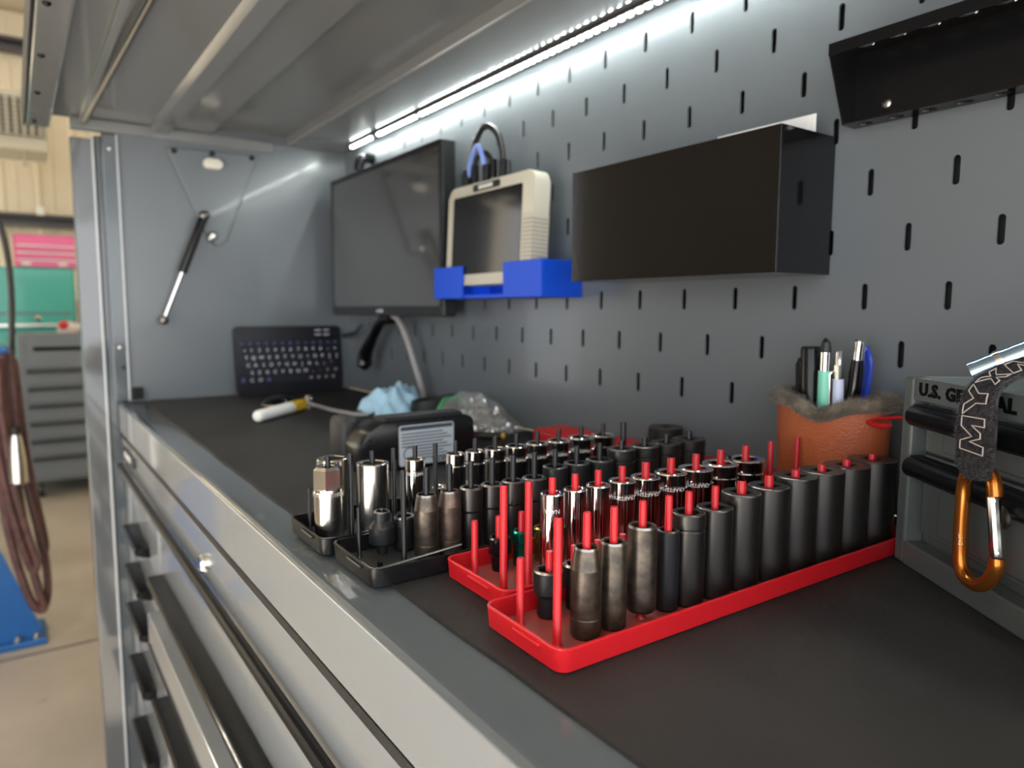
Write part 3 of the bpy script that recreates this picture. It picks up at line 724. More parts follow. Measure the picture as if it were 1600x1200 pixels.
st = ['taper', 'taper', 'stepped', 'stepped', 'stepped', 'stepped'] + ['straight'] * 3 + ['turned'] * 4
ms = ['impact_brown', 'impact_rust', 'impact', 'impact', 'impact', 'impact'] + ['impact_matte'] * 3 + ['impact'] * 4
for i, (x, y, z, r) in enumerate(B1o):
    lab = {0: 'brown tapered impact socket, first along the front black tray', 1: 'rusty tapered impact socket, second along the front black tray', 4: 'dark impact socket with round side hole, fifth along the front black tray'}.get(i, 'dark impact socket, %s from the near end of the front black tray' % ORD[i])
    socket(lab, x, y, z, r, ms[i], st[i], 'impact sockets in the front black tray', hole='square' if i > 8 else 'hex', side_hole=(i == 4), name='impact_socket')
socket('matte black socket adapter with narrow neck, inner row of front black tray', -.0985, -.4770, .0385, .0109, 'impact_matte', 'reducer', 'adapters in the front black tray', hole='circle', name='socket_adapter')
socket('shorter black socket adapter beside the tall pin, inner row of front black tray', -.0985, -.4565, .0310, .0096, 'impact_matte', 'shoulder', 'adapters in the front black tray', hole='circle', name='socket_adapter')
bm = new_bm(); tube(bm, [(-.0560, -.5000, .0062), (-.0405, -.4350, .0178)], 0.0012, 10)
tube(bm, [(-.0560, -.5000, .0062), (-.0590, -.5030, .0055)], [0.0012, 0.0008], 10)
tag(obj('steel_rod', bm, 'steel_dark', None, True), 'thin loose steel rod leaning in the front black tray', 'rod')

# back black tray -------------------------------------------------------------
B2o = [(-.158, -.5003, .0681, .0126), (-.158, -.4583, .0664, .0148), (-.158, -.4152, .0649, .0096), (-.158, -.3708, .0650, .0097), (-.158, -.3481, .0652, .0100), (-.158, -.3240, .0649, .0110), (-.158, -.2976, .0647, .0121), (-.158, -.2705, .0647, .0126), (-.158, -.2414, .0645, .0134), (-.158, -.2095, .0648, .0145), (-.158, -.1770, .0643, .0145)]
pins = [(-.158, y, .0771, .0023) for y in (-.4795, -.4371, -.3935)] + [(-.158, -.1454, .0757, .0036)] + [(x, y, .0770, .0024) for x, y, z, r in B2o]
pins += [(-.190, -.5065, .0425, .0017), (-.1875, -.3730, .022, .0020), (-.1875, -.3500, .040, .0020), (-.1875, -.3270, .040, .0020)]
make_tray('back black plastic socket tray with chrome sockets beside the charger', -.2060, -.1205, -.5210, -.1280, 'black_plastic', 'black_matte', pins)
labs = ['satin spark plug socket with hexagonal head in the back black tray corner', 'wide satin chrome deep socket, second in the back black tray', 'narrow chrome deep socket between two bare pins in the back black tray']
for i, (x, y, z, r) in enumerate(B2o):
    lab = labs[i] if i < 3 else 'chrome socket, %s from the near end of the back black tray' % ORD[i]
    socket(lab, x, y, z, r, 'satin_chrome' if i < 2 else 'chrome', 'hexhead' if i == 0 else 'straight' if i == 1 else 'turned', 'chrome sockets in the back black tray', hole='hex' if i else 'circle', eng=('CRAFTSMAN', .0040, .0135) if i in (2, 6, 7, 8, 9) else None, name='chrome_socket')
socket('wide satin chrome deep socket behind the hexagonal spark plug socket', -.1865, -.4850, .0688, .0146, 'satin_chrome', 'straight', 'chrome sockets in the back black tray', hole='hex', name='chrome_socket')
socket('small short chrome socket in the inner row of the back black tray', -.1875, -.3730, .0262, .0074, 'chrome', 'straight', 'chrome sockets in the back black tray', hole='hex', name='short_socket')

# red ribbed rail along the wall, with a large socket on it -------------------
t = thing('red_rail', 'red ribbed plastic rail lying along the foot of the pegboard', 'rail', (-.24, -.036, 0))
bm = new_bm(); box(bm, -.20, .20, -.030, .030, 0, .020, .003); obj('base', bm, 'red_plastic', t)
bm = new_bm(); box(bm, -.196, .196, -.003, .003, 0, .0035, .001)
rb = obj('rib', bm, 'red_plastic', t, loc=(0, -.022, .0195))
for k in range(1, 4): link_mesh('rib', rb.data, t, (0, -.022 + .0147 * k, .0195))
socket('large squat black impact socket standing on the red rail', -.188, -.041, .0570, .0222, 'impact', 'straight', 'large loose sockets', hole='square', z0=.0232, name='large_socket')
# ------------------------------------------------------------------ things fixed to the pegboard
# black steel bin with papers
t = thing('wall_bin', 'long glossy black steel bin hooked on the pegboard', 'bin', (0, 0, 0))
x0, x1, yf, z0, z1 = -.315, .0008, -.0955, .2430, .3865
bm = new_bm(); box(bm, x0, x1, yf, yf + .0016, z0, z1, .0005); obj('front_panel', bm, 'black_gloss', t)
bm = new_bm(); box(bm, x1 - .0016, x1, yf + .0016, -.0005, z0, z1, .0004); obj('side_panel', bm, 'black_gloss', t)
bm = new_bm(); box(bm, x0, x0 + .0016, yf + .0016, -.0005, z0, z1, .0004); obj('side_panel', bm, 'black_gloss', t)
bm = new_bm(); box(bm, x0 + .0016, x1 - .0016, yf + .0016, -.0005, z0, z0 + .0016); obj('bottom_panel', bm, 'black_gloss', t)
bm = new_bm(); box(bm, x0 + .0016, x1 - .0016, -.0022, -.0006, z0 + .0016, z1 - .012); obj('back_panel', bm, 'black_gloss', t)
for i in range(3):
    bm = new_bm(); box(bm, -.128 + .012 * i, -.0035 - .003 * i, -.032 - .004 * i, -.0312 - .004 * i, z0 + .003, .4065 - .0035 * i, M=Matrix.Rotation(0.0, 4, 'Y'))
    tag(obj('paper_sheet', bm, 'paper'), ['white paper sheet standing tallest in the black bin', 'white paper sheet in the middle of the black bin', 'frontmost white paper sheet in the black bin'][i], 'paper', 'papers in the black bin')

# punched black rail at the upper right
t = thing('tool_rail', 'black punched steel tool rail fixed high on the pegboard', 'tool rail', (0, 0, 0))
xa, xb = .0195, .50
T = .0014
bm = new_bm(); box(bm, xa, xb, -.0025, -.0010, .392, .4625); obj('back_plate', bm, 'black_steel', t)
def holed(bm, x0, x1, y0, y1, z, holes, rx, ry):
    """plate with round holes: each cell a pair of concave polygons"""
    xs = [x0] + [(a + b) / 2 for a, b in zip(holes[:-1], holes[1:])] + [x1]
    yc = (y0 + y1) / 2
    for zz in (z, z + T):
        for i, h in enumerate(holes):
            a0, a1 = xs[i], xs[i + 1]
            for s in (1, -1):
                arc = [(h + rx * math.cos(a), yc + s * ry * math.sin(a)) for a in [PI * k / 8 for k in range(9)]]
                ye = y1 if s > 0 else y0
                bm.faces.new([bm.verts.new((x, y, zz)) for x, y in [(a0, ye), (a0, yc)] + arc[::-1] + [(a1, yc), (a1, ye)]])
    for h in holes:
        ring = [(h + rx * math.cos(2 * PI * k / 16), yc + ry * math.sin(2 * PI * k / 16)) for k in range(16)]
        a = [bm.verts.new((x, y, z)) for x, y in ring]; b = [bm.verts.new((x, y, z + T)) for x, y in ring]
        for k in range(16): bm.faces.new((a[k], a[(k + 1) % 16], b[(k + 1) % 16], b[k]))
    for (p, q) in (((x0, y0), (x1, y0)), ((x0, y1), (x1, y1)), ((x0, y0), (x0, y1)), ((x1, y0), (x1, y1))):
        bm.faces.new([bm.verts.new(v) for v in ((*p, z), (*q, z), (*q, z + T), (*p, z + T))])
bm = new_bm(); holed(bm, xa, xb, -.0510, -.0025, .4620, [xa + .022 + .030 * k for k in range(15)], .0085, .0085); obj('top_flange', bm, 'black_steel', t)
bm = new_bm(); box(bm, xa, xb, -.0525, -.0510, .4520, .4634, .0004); obj('front_lip', bm, 'black_steel', t)
bm = new_bm(); holed(bm, xa + .002, xb, -.0270, -.0025, .3900, [xa + .020 + .030 * k for k in range(15)], .0075, .0060); obj('bottom_flange', bm, 'black_steel', t)
bm = new_bm(); prism(bm, [(-.0025, .3914), (-.0025, .4620), (-.0510, .4620), (-.0510, .4520), (-.0225, .3914)], xa, xa + .0014, M=Matrix(((0, 0, 1, 0), (1, 0, 0, 0), (0, 1, 0, 0), (0, 0, 0, 1)))); obj('end_plate', bm, 'black_steel', t)
for x in (xa + .034, xa + .30):
    bm = new_bm(); lathe(bm, [(.0042, 0), (.0042, .0012), (.002, .0022)], 16, M=frame((x, -.0025, .4080), (1, 0, 0), (0, 0, 1))); obj('rivet', bm, 'steel', t, True)

# monitor
t = thing('monitor', 'black flat monitor mounted on the far end of the pegboard', 'monitor', (0, 0, 0))
x0, x1, z0, z1 = -1.283, -.7315, .1915, .5170
bm = new_bm(); box(bm, x0, x1, -.0585, -.030, z0, z1, .003); obj('casing', bm, 'bezel', t)
bm = new_bm(); box(bm, x0 + .010, x1 - .010, -.0600, -.0580, z0 + .020, z1 - .010, .0006); obj('screen', bm, 'monitor_screen', t)
for a, b, c, d in ((x0, x1, z0, z0 + .020), (x0, x1, z1 - .010, z1), (x0, x0 + .010, z0 + .02, z1 - .01), (x1 - .010, x1, z0 + .02, z1 - .01)):
    bm = new_bm(); box(bm, a, b, -.0615, -.0584, c, d, .0012); obj('bezel_strip', bm, 'bezel', t)
bm = new_bm(); xm = (x0 + x1) / 2; box(bm, xm - .016, xm - .003, -.0620, -.0612, z0 + .0075, z0 + .0125, .0003); box(bm, xm - .001, xm + .016, -.0620, -.0612, z0 + .0075, z0 + .0140, .0003); obj('logo', bm, 'label_grey', t)
bm = new_bm(); box(bm, -1.07, -.95, -.031, -.012, .29, .41, .003); box(bm, -1.03, -.99, -.013, -.001, .32, .38); obj('wall_mount', bm, 'black_matte', t)

# black gooseneck and grey lead under the monitor
bm = new_bm(); tube(bm, spline([at_y(612, 498, -.045), at_y(596, 503, -.045), at_y(582, 528, -.045), at_y(571, 556, -.045), at_y(570, 578, -.045)], 6), [.012] * 12 + [.013 + .0005 * k for k in range(10)] + [.017, .012, .004], 12)
tag(obj('gooseneck_lamp', bm, 'black_gloss', None, True), 'curved black gooseneck hanging below the monitor', 'lamp')
bm = new_bm(); tube(bm, spline([at_y(612, 492, -.042), at_y(622, 500, -.042), at_y(634, 525, -.042), at_y(645, 560, -.038), at_y(656, 597, -.03), at_y(662, 622, -.02)], 6), .0062, 10)
tag(obj('monitor_lead', bm, 'grey_cable', None, True), 'thick grey lead running from monitor down to the mat', 'cable')
bm = new_bm(); tube(bm, spline([at_y(552, 520, -.02), at_y(535, 524, -.03), at_y(545, 526, -.02), at_y(562, 512, -.03), at_y(566, 506, -.05)], 6), .0028, 8)
tag(obj('keyboard_lead', bm, 'black_rubber', None, True), 'thin black lead between keyboard and monitor', 'cable')

# blue holder and tablet
t = thing('tablet_holder', 'bright blue printed plastic holder gripping the scan tablet', 'holder', (0, 0, 0))
hx0, hx1, hf, hz0, hz1 = -.7275, -.4025, -.0800, .2245, .2800
bm = new_bm(); box(bm, hx0, hx1, hf + .004, -.0008, hz0, hz0 + .006, .0006); obj('floor_plate', bm, 'blue_plastic', t)
bm = new_bm(); box(bm, hx0, hx0 + .006, hf + .004, -.0008, hz0 + .006, hz1, .0006); obj('side_cheek', bm, 'blue_plastic', t)
bm = new_bm(); box(bm, hx1 - .006, hx1, hf + .004, -.0008, hz0 + .006, hz1, .0006); obj('side_cheek', bm, 'blue_plastic', t)
bm = new_bm(); box(bm, hx0, -.628, hf, hf + .004, hz0, hz1, .0006); obj('front_lip', bm, 'blue_plastic', t)
bm = new_bm(); box(bm, -.503, hx1, hf, hf + .004, hz0, hz1, .0006); obj('front_lip', bm, 'blue_plastic', t)
bm = new_bm(); box(bm, hx0 + .006, hx1 - .006, -.006, -.0008, hz0 + .006, hz1 - .01, .0006); obj('back_plate', bm, 'blue_plastic', t)
for a in (-.700, -.480):
    bm = new_bm(); box(bm, a, a + .05, hf + .006, -.0075, hz0 + .006, .2462); obj('rest_block', bm, 'blue_plastic', t)
t = thing('scan_tablet', 'chunky beige diagnostic tablet with dark screen in the blue holder', 'tablet', (-.565, -.060, .2465), 0)
Mt = Matrix.Rotation(math.radians(-3), 4, 'X')
bm = new_bm(); prism(bm, rrect(-.128, .128, 0, .170, .016), -.015, .015, M=Mt @ frame((0, 0, 0), (1, 0, 0), (0, 0, 1)), bev=.003); body = obj('case', bm, 'beige', t, True)
bm = new_bm(); prism(bm, rrect(-.108, .098, .018, .152, .004), .0148, .0162, M=Mt @ frame((0, 0, 0), (1, 0, 0), (0, 0, 1))); obj('screen', bm, 'screen', t)
bm = new_bm(); prism(bm, rrect(-.045, .035, .156, .167, .003), .0148, .0168, M=Mt @ frame((0, 0, 0), (1, 0, 0), (0, 0, 1))); obj('logo_plate', bm, 'black_matte', t)
bm = new_bm()
for k in range(7): box(bm, -.027 + k * .0062, -.0225 + k * .0062, -.0176, -.0166, .1585, .1645, M=Mt)
obj('logo', bm, 'white_plastic', t)
bm = new_bm(); prism(bm, rrect(.1, .1285, .020, .105, .004), -.0155, .0165, M=Mt @ frame((0, 0, 0), (1, 0, 0), (0, 0, 1)), bev=.0015); gp = obj('grip', bm, 'beige', t)
for k in range(12):
    bm = new_bm(); box(bm, .104, .1295, -.0175, .014, .026 + k * .0062, .0285 + k * .0062, M=Mt); obj('grip_rib', bm, 'beige_dark', gp)
for i, (P, r, mm, lab) in enumerate((
        ([(733, 288), (735, 262), (742, 225), (757, 198), (775, 205), (784, 232), (786, 272)], .0055, 'hose_black', 'black cable looping up from the top of the tablet'),
        ([(742, 280), (744, 252), (752, 240), (760, 240), (768, 252), (770, 272)], .0045, 'black_rubber', 'shorter black cable loop on top of the tablet'),
        ([(730, 288), (736, 252), (745, 228), (752, 238), (757, 262), (760, 280)], .0040, 'blue_cable', 'blue cable looping beside the black ones on the tablet'))):
    bm = new_bm(); tube(bm, spline([at_y(a, b, -.052 - .006 * i) for a, b in P], 6), r, 8)
    c = obj('tablet_cable', bm, mm, None, True); tag(c, lab, 'cable', 'cables on top of the tablet')
    for e in (0, -1):
        p = at_y(*P[e], -.052 - .006 * i)
        bm = new_bm(); box(bm, p.x - .007, p.x + .007, p.y - .005, p.y + .005, max(p.z - .006, .4175), p.z + .024, .002); obj('plug', bm, 'black_plastic', c)

# ------------------------------------------------------------------ keyboard against the end panel
lean = math.radians(5)
KM = frame((XL + .0195, -.292, .0003), (0, 1, 0), (-math.sin(lean), 0, math.cos(lean)))
t = thing('keyboard', 'black compact keyboard leaning upright against the hutch end panel', 'keyboard', (0, 0, 0))
KW, KH = .266, .163
bm = new_bm(); prism(bm, rrect(0, KW, 0, KH, .010), -.004, .004, M=KM, bev=.001); obj('case', bm, 'keyboard', t, True)
rows = [('1234567890-=', .105, .0190), ('QWERTYUIOP[]', .087, .0190), ("ASDFGHJKL;'", .069, .0190), ('ZXCVBNM,./', .051, .0190)]
def key(x, y, w, h, ch, col='key_print'):
    bm = new_bm(); prism(bm, rrect(-w / 2, w / 2, -h / 2, h / 2, .0022, 2), .004, .0056, M=KM @ Matrix.Translation((x, y, 0))); k = obj('key', bm, 'key', t)
    if ch: text('legend', ch, .0125, col, k, KM @ Matrix.Translation((x, y, .0058)), .0001)
for j, (s, y, p) in enumerate(rows):
    xo = .016 + (.006, .010, .014, .022)[j] + .013
    for i, ch in enumerate(s): key(xo + i * p + .004, y, .0165, .0148, ch)
    key(xo - .0150 + .002, y, .013 + (.0, .004, .006, .010)[j] * .6, .0148, ('~', 'T', 'C', 'S')[j])
    xe = xo + len(s) * p + .004
    if xe < KW - .012: key((xe - .009 + KW - .007) / 2, y, KW - .007 - xe + .009, .0148, '=')
for i in range(13): key(.017 + i * .0194, .121, .0165, .0105, '=', 'key_print_blue')
for i, (x, w) in enumerate(((.017, .016), (.037, .016), (.057, .016), (.077, .016))): key(x, .033, w, .0148, ('F', 'C', 'O', 'A')[i], 'key_print_blue' if i in (0, 3) else 'key_print')
key(.130, .033, .082, .0148, '')
for i in range(4): key(.182 + i * .0194, .033, .0165, .0148, '=')
for i in range(4): key(.196 + i * .0165, .146, .012, .005, '')
for i in range(2):
    bm = new_bm(); box(bm, .198 + i * .022, .214 + i * .022, .1405, .1425, .004, .0044, M=KM); obj('indicator', bm, 'key_print', t)
    bm = new_bm(); box(bm, .198 + i * .022, .214 + i * .022, .1515, .1535, .004, .0044, M=KM); obj('indicator', bm, 'key_print', t)

# ------------------------------------------------------------------ loose things on the far mat
# white torch with yellow cap
A = Vector((-.862, -.370, .0123)); B = Vector((-.985, -.243, .0123)); ax = (B - A).normalized()
TM = frame(A, (0, 0, 1), ax.cross(Vector((0, 0, 1))))
t = thing('paint_marker', 'white paint marker with yellow cap lying on the mat', 'marker', (0, 0, 0))
L = (B - A).length
MM = Matrix.Identity(4)
def along(d): return A + ax * d
bm = new_bm(); tube(bm, [along(0), along(.003), along(.006), along(L * .70)], [.0075, .0098, .0108, .0110], 20); obj('barrel', bm, 'white_plastic', t, True)
bm = new_bm(); tube(bm, [along(-.0006), along(.0004)], [.006, .0085], 16); obj('end_cap', bm, 'white_plastic', t, True)
bm = new_bm(); tube(bm, [along(L * .70), along(L * .705), along(L * .97), along(L)], [.0105, .0112, .0108, .0090], 12); cp = obj('cap', bm, 'yellow', t)
for k in range(6):
    s = Vector((0, 0, 1)) * math.cos(k * PI / 3) + ax.cross(Vector((0, 0, 1))) * math.sin(k * PI / 3)
    bm = new_bm(); tube(bm, [along(L * .74) + s * .0102, along(L * .99) + s * .0094], .0020, 6); obj('grip_rib', bm, 'yellow', cp)
# black lens cap with a cord
t = thing('inspection_mirror', 'small black round mirror head with silver rim behind the marker', 'mirror', at_z(442, 640, 0) + Vector((-.02, 0, 0)))
bm = new_bm(); lathe(bm, [(.030, 0), (.034, .004), (.034, .014), (.022, .024), (.008, .028)], 24); obj('head', bm, 'black_gloss', t, True)
bm = new_bm(); tube(bm, [(math.cos(a) * .035, math.sin(a) * .035, .009) for a in [2 * PI * k / 28 for k in range(28)]], .0018, 6, closed=True); obj('rim', bm, 'chrome', t, True)
bm = new_bm(); lathe(bm, [(.010, .0), (.010, .020), (.006, .026)], 14, c=(.02, .055, 0)); obj('knob', bm, 'satin_chrome', t, True)
bm = new_bm(); tube(bm, spline([at_z(478, 630, .012), at_z(495, 634, .006), at_z(520, 641, .005), at_z(555, 647, .005), at_z(575, 647, .005)], 6), .0035, 8)
tag(obj('white_cord', bm, 'grey_cable', None, True), 'thin pale cord curving across the mat to the blue cloth', 'cord')
# crumpled light blue cloth
bm = new_bm()
ng = 26
base = at_z(600, 646, 0) + Vector((-.01, .03, 0))
random.seed(11)
ph = [random.uniform(0, 6) for _ in range(8)]
grid = []
for i in range(ng + 1):
    row = []
    for j in range(ng + 1):
        u_, v_ = i / ng * 2 - 1, j / ng * 2 - 1
        rr = math.hypot(u_, v_)
        hgt = .050 * max(0, 1 - rr ** 2 * .72) + .010 * math.sin(5 * u_ + ph[0]) * math.cos(4 * v_ + ph[1]) + .006 * math.sin(9 * u_ + 6 * v_ + ph[2]) + .004 * math.sin(13 * v_ - 7 * u_ + ph[3])
        e = max(abs(u_), abs(v_))
        if e > .93: hgt = .004 + .003 * math.sin(8 * u_ + 8 * v_)
        row.append(bm.verts.new((base.x + u_ * .060 * (1 + .12 * math.sin(4 * v_ + ph[4])), base.y + v_ * .062 * (1 + .12 * math.sin(4 * u_ + ph[5])), max(hgt, .0012))))
    grid.append(row)
for i in range(ng):
    for j in range(ng): bm.faces.new((grid[i][j], grid[i + 1][j], grid[i + 1][j + 1], grid[i][j + 1]))
r_ = bmesh.ops.extrude_face_region(bm, geom=bm.faces[:])
for v in [g for g in r_['geom'] if isinstance(g, bmesh.types.BMVert)]: v.co.z -= .0010
tag(obj('shop_cloth', bm, 'cloth_blue', None, True), 'crumpled light blue shop cloth on the mat near the wall', 'cloth')
# black oval band
t = thing('rubber_band', 'thick black oval strap loop lying between cloth and plastic bag', 'strap', (-.778, -.052, 0), math.radians(70))
bm = new_bm(); rings = []
for k in range(40):
    a = 2 * PI * k / 40; c_, s_ = math.cos(a), math.sin(a)
    zt = .034 + .006 * c_
    rings.append([Vector((.046 * c_ * q, .030 * s_ * q, zz)) for q, zz in ((1.0, 0.0), (1.02, zt * .5), (1.0, zt), (.86, zt), (.86, 0.0))])
loft(bm, rings, closed=True)
obj('loop', bm, 'black_rubber', t, True)
# clear bag of small hardware
bag = thing('zip_bag', 'clear plastic zip bag with green seal leaning on the wall', 'bag', (-.625, -.052, 0))
bm = new_bm(); random.seed(5)
def bagz(u, v): return (.056 * (1 - abs(u) ** 2.2) * (1 - v * v * .85) * (1 - .30 * u) + .004 * math.sin(9 * u + 3 * v) * math.cos(6 * v) + .003)
g = []
for i in range(25):
    row = []
    for j in range(17):
        u_, v_ = i / 12 - 1, j / 8 - 1
        z_ = bagz(u_, v_) if abs(u_) < 1 and abs(v_) < 1 else .0025
        row.append(bm.verts.new((u_ * .115 * (1 - .10 * v_), v_ * .040 * (1 + .12 * math.sin(3 * u_)), max(z_, .0025))))
    g.append(row)
for i in range(24):
    for j in range(16): bm.faces.new((g[i][j], g[i + 1][j], g[i + 1][j + 1], g[i][j + 1]))
obj('film', bm, 'bag', bag, True)
bm = new_bm(); P = []
for j in range(15):
    v_ = (j + 1) / 8 - 1; P.append((-.080, v_ * .040, bagz(-.70, v_) + .002))
tube(bm, P, .0045, 6); obj('zip_seal', bm, 'zip_green', bag, True)
bm = new_bm()
for k in range(230):
    u_ = random.uniform(-.25, .88); v_ = random.uniform(-.85, .85)
    zm = bagz(u_, v_) - .006
    if zm < .003: continue
    c = Vector((u_ * .105, v_ * .036, random.uniform(.003, zm)))
    Mx = Matrix.Translation(c) @ Matrix.Rotation(random.uniform(0, 6), 4, 'Z') @ Matrix.Rotation(random.uniform(0, 3), 4, 'X')
    lathe(bm, [(.0032, -.0014), (.0032, .0012), (.0015, .0012), (.0015, .005)], 6, M=Mx)
hw = obj('bagged_hardware', bm, 'hardware', None, False, (-.625, -.052, 0)); tag(hw, 'pile of tiny shiny screws inside the clear plastic bag', 'screws', kind='stuff')
# black charger with label
t = thing('battery_charger', 'black battery charger standing on edge with grey label', 'charger', (-.372, -.298, 0), math.radians(1))
CM = frame((0, 0, 0), (0, 1, 0), (0, 0, 1))      # local: x along the bench depth, y up, z towards the camera end
bm = new_bm(); prism(bm, [(-.082, .003), (-.082, .036), (-.072, .054), (-.052, .065), (.074, .065), (.084, .058), (.086, .020), (.080, .0005), (-.076, .0005)], -.050, 0.0, M=CM, bev=.004); cb = obj('case', bm, 'black_plastic', t, True)
bm = new_bm(); prism(bm, rrect(-.048, .068, .062, .0695, .003), -.034, -.004, M=CM, bev=.002); obj('top_ridge', bm, 'black_matte', t, True)
bm = new_bm(); prism(bm, rrect(-.030, .050, .006, .058, .003), -.0002, .0012, M=CM); lb = obj('label', bm, 'label_grey', t)
bm = new_bm(); box(bm, -.028, .048, .0515, .0565, .0010, .0014, M=CM); obj('label_header', bm, 'label_ink', lb)
for k in range(9):
    bm = new_bm(); a = -.027 if k > 3 else -.004
    box(bm, a, .046 - .006 * (k % 3), .0135 + k * .0041, .0150 + k * .0041, .0010, .0014, M=CM); obj('print_line', bm, 'label_ink', lb)
bm = new_bm(); tube(bm, [CM @ Vector((-.016 + math.cos(q) * .008, .021 + math.sin(q) * .008, .0013)) for q in [2 * PI * k / 20 for k in range(20)]], .0006, 5, closed=True); obj('stamp', bm, 'label_ink', lb)
text('brand_text', 'makita', .013, 'label_ink', lb, CM @ Matrix.Translation((.034, .0095, .0014)) @ Matrix.Rotation(PI, 4, 'Z'), .0002, bold=.0002)
for x, y in ((-.070, .042), (.078, .052), (-.03, .061), (.03, .061)):
    bm = new_bm(); lathe(bm, [(.0032, 0), (.0032, .0008)], 12, M=CM @ Matrix.Translation((x, y, 0))); obj('screw_hole', bm, 'hollow_shade', t)
bm = new_bm(); box(bm, -.108, -.058, -.082, -.052, .002, .066, .012, 3); obj('cable_gland', bm, 'black_matte', t, True)
bm = new_bm(); tube(bm, [(-.062, -.067, .035), (-.048, -.067, .035)], .010, 10); obj('foot', bm, 'black_matte', t, True)
# loose usb lead with yellow end behind the charger
t = thing('cable_end', 'short black cable end with yellow tip right of the charger', 'cable', (0, 0, 0))
a, b = at_z(748, 680, .006), at_z(784, 681, .006)
bm = new_bm(); tube(bm, [a, b], .0055, 10); obj('sleeve', bm, 'black_rubber', t, True)
bm = new_bm(); tube(bm, [b, b + (b - a) * .14], .0050, 10); obj('tip', bm, 'yellow', t, True)
bm = new_bm(); tube(bm, [b + (b - a) * .14, b + (b - a) * .36], [.004, .0018], 10); obj('prong', bm, 'black_matte', t, True)

# ------------------------------------------------------------------ leather pen cup
CX, CY = .0390, -.0480
EA, EB = .058, .034
t = thing('pen_cup', 'rust orange leather cup with brown fur rim by the pegboard', 'cup', (CX, CY, 0))
def cuptop(a):
    """rim height: a dip at the front, facing the camera"""
    fa = math.atan2(CAM.y - CY, CAM.x - CX)
    d = (a - fa + .42 + PI) % (2 * PI) - PI
    return .1115 - .0120 * math.exp(-(d / .38) ** 2)
bm = new_bm(); N = 48
def cr(a, k, z): return Vector((EA * k * math.cos(a), EB * k * math.sin(a), z))
rings = []
for k, f in ((.90, 0.0), (.93, .03), (.955, .35), (.98, .70), (1.0, 1.0)): rings.append([cr(2 * PI * i / N, k, cuptop(2 * PI * i / N) * f) for i in range(N)])
for k, f in ((.94, 1.0), (.90, .06)): rings.append([cr(2 * PI * i / N, k, cuptop(2 * PI * i / N) * f + (0.0 if f == 1 else .0)) for i in range(N)])
loft(bm, rings, cap0=True, cap1=True); obj('leather', bm, 'leather', t, True)
bm = new_bm(); tube(bm, [cr(2 * PI * i / N, .985, cuptop(2 * PI * i / N) + .004) for i in range(N)], .0070, 10, closed=True); fr = obj('fur_rim', bm, 'fur', t, True)
bm = new_bm(); random.seed(3)
for k in range(6500):
    a = random.uniform(0, 2 * PI); q = random.uniform(-.6, 3.7)
    c = cr(a, .985, cuptop(a) + .004); rad = Vector((math.cos(a), math.sin(a), 0))
    d = (rad * math.cos(q) + Vector((0, 0, 1)) * math.sin(q))
    p = c + d * .0062
    dd = (d + Vector((random.uniform(-.7, .7), random.uniform(-.7, .7), random.uniform(-.9, .3)))).normalized() * random.uniform(.003, .0080)
    s = dd.cross(Vector((random.random(), random.random(), random.random()))).normalized() * .00045
    bm.faces.new([bm.verts.new(p - s), bm.verts.new(p + s), bm.verts.new(p + dd)])
fz = obj('fur_hairs', bm, 'fur', fr); fz['kind'] = 'stuff'
# pens in the cup
def stick(P, Q, f): return P + (Q - P) * f
def pen(name, label, cat, px, pyt, pyb, Y, lean_px):
    top = at_y(px, pyt, Y); bot = Vector((top.x + lean_px, Y + .004, .012))
    return thing(name, label, cat, (0, 0, 0), 0, 'pens in the leather cup'), top, bot
t, A, B = pen('marker_pen', 'thick black marker with clip in the leather cup', 'marker', 1267, 541, 0, -.050, .004)
bm = new_bm(); tube(bm, [A, stick(A, B, .02), stick(A, B, .50)], [.0085, .0100, .0100], 18); cpp = obj('cap', bm, 'black_plastic', t, True)
for k in range(4):
    bm = new_bm(); P = stick(A, B, .36 + k * .035); tube(bm, [P, P + (B - A) * .012], .0106, 18); obj('grip_ring', bm, 'black_matte', cpp, True)
bm = new_bm(); s = Vector((-.0095, -.006, 0)); tube(bm, [stick(A, B, .10), stick(A, B, .09) + s, stick(A, B, .12) + s * 1.1, stick(A, B, .46) + s * 1.1], .0022, 8); obj('clip', bm, 'black_plastic', t, True)
bm = new_bm(); tube(bm, [stick(A, B, .50), stick(A, B, 1)], .0092, 16); obj('barrel', bm, 'label_grey', t, True)
t, A, B = pen('stylus_pen', 'mint green stylus pen with black tip in the leather cup', 'pen', 1291, 531, 0, -.056, -.001)
bm = new_bm(); tube(bm, [A, stick(A, B, .015), stick(A, B, .06), stick(A, B, .075)], [.0018, .0042, .0052, .0052], 14); obj('tip', bm, 'black_rubber', t, True)
bm = new_bm(); tube(bm, [stick(A, B, .075), stick(A, B, .19)], .0052, 14); obj('ferrule', bm, 'chrome', t, True)
bm = new_bm(); tube(bm, [stick(A, B, .19), stick(A, B, 1)], .0064, 14); obj('barrel', bm, 'mint', t, True)
t, A, B = pen('click_pen', 'pale lavender click pen with silver clip in the leather cup', 'pen', 1311, 549, 0, -.052, .002)
bm = new_bm(); tube(bm, [A, stick(A, B, .09)], [.0026, .0032], 12); obj('push_button', bm, 'chrome', t, True)
bm = new_bm(); tube(bm, [stick(A, B, .09), stick(A, B, .18)], .0045, 12); obj('ferrule', bm, 'satin_chrome', t, True)
bm = new_bm(); tube(bm, [stick(A, B, .18), stick(A, B, 1)], .0052, 14); obj('barrel', bm, 'lavender', t, True)
bm = new_bm(); s = Vector((-.0050, -.004, 0)); tube(bm, [stick(A, B, .13) + s * .6, stick(A, B, .15) + s * 1.2, stick(A, B, .52) + s * 1.2], .0016, 8); obj('clip', bm, 'chrome', t, True)
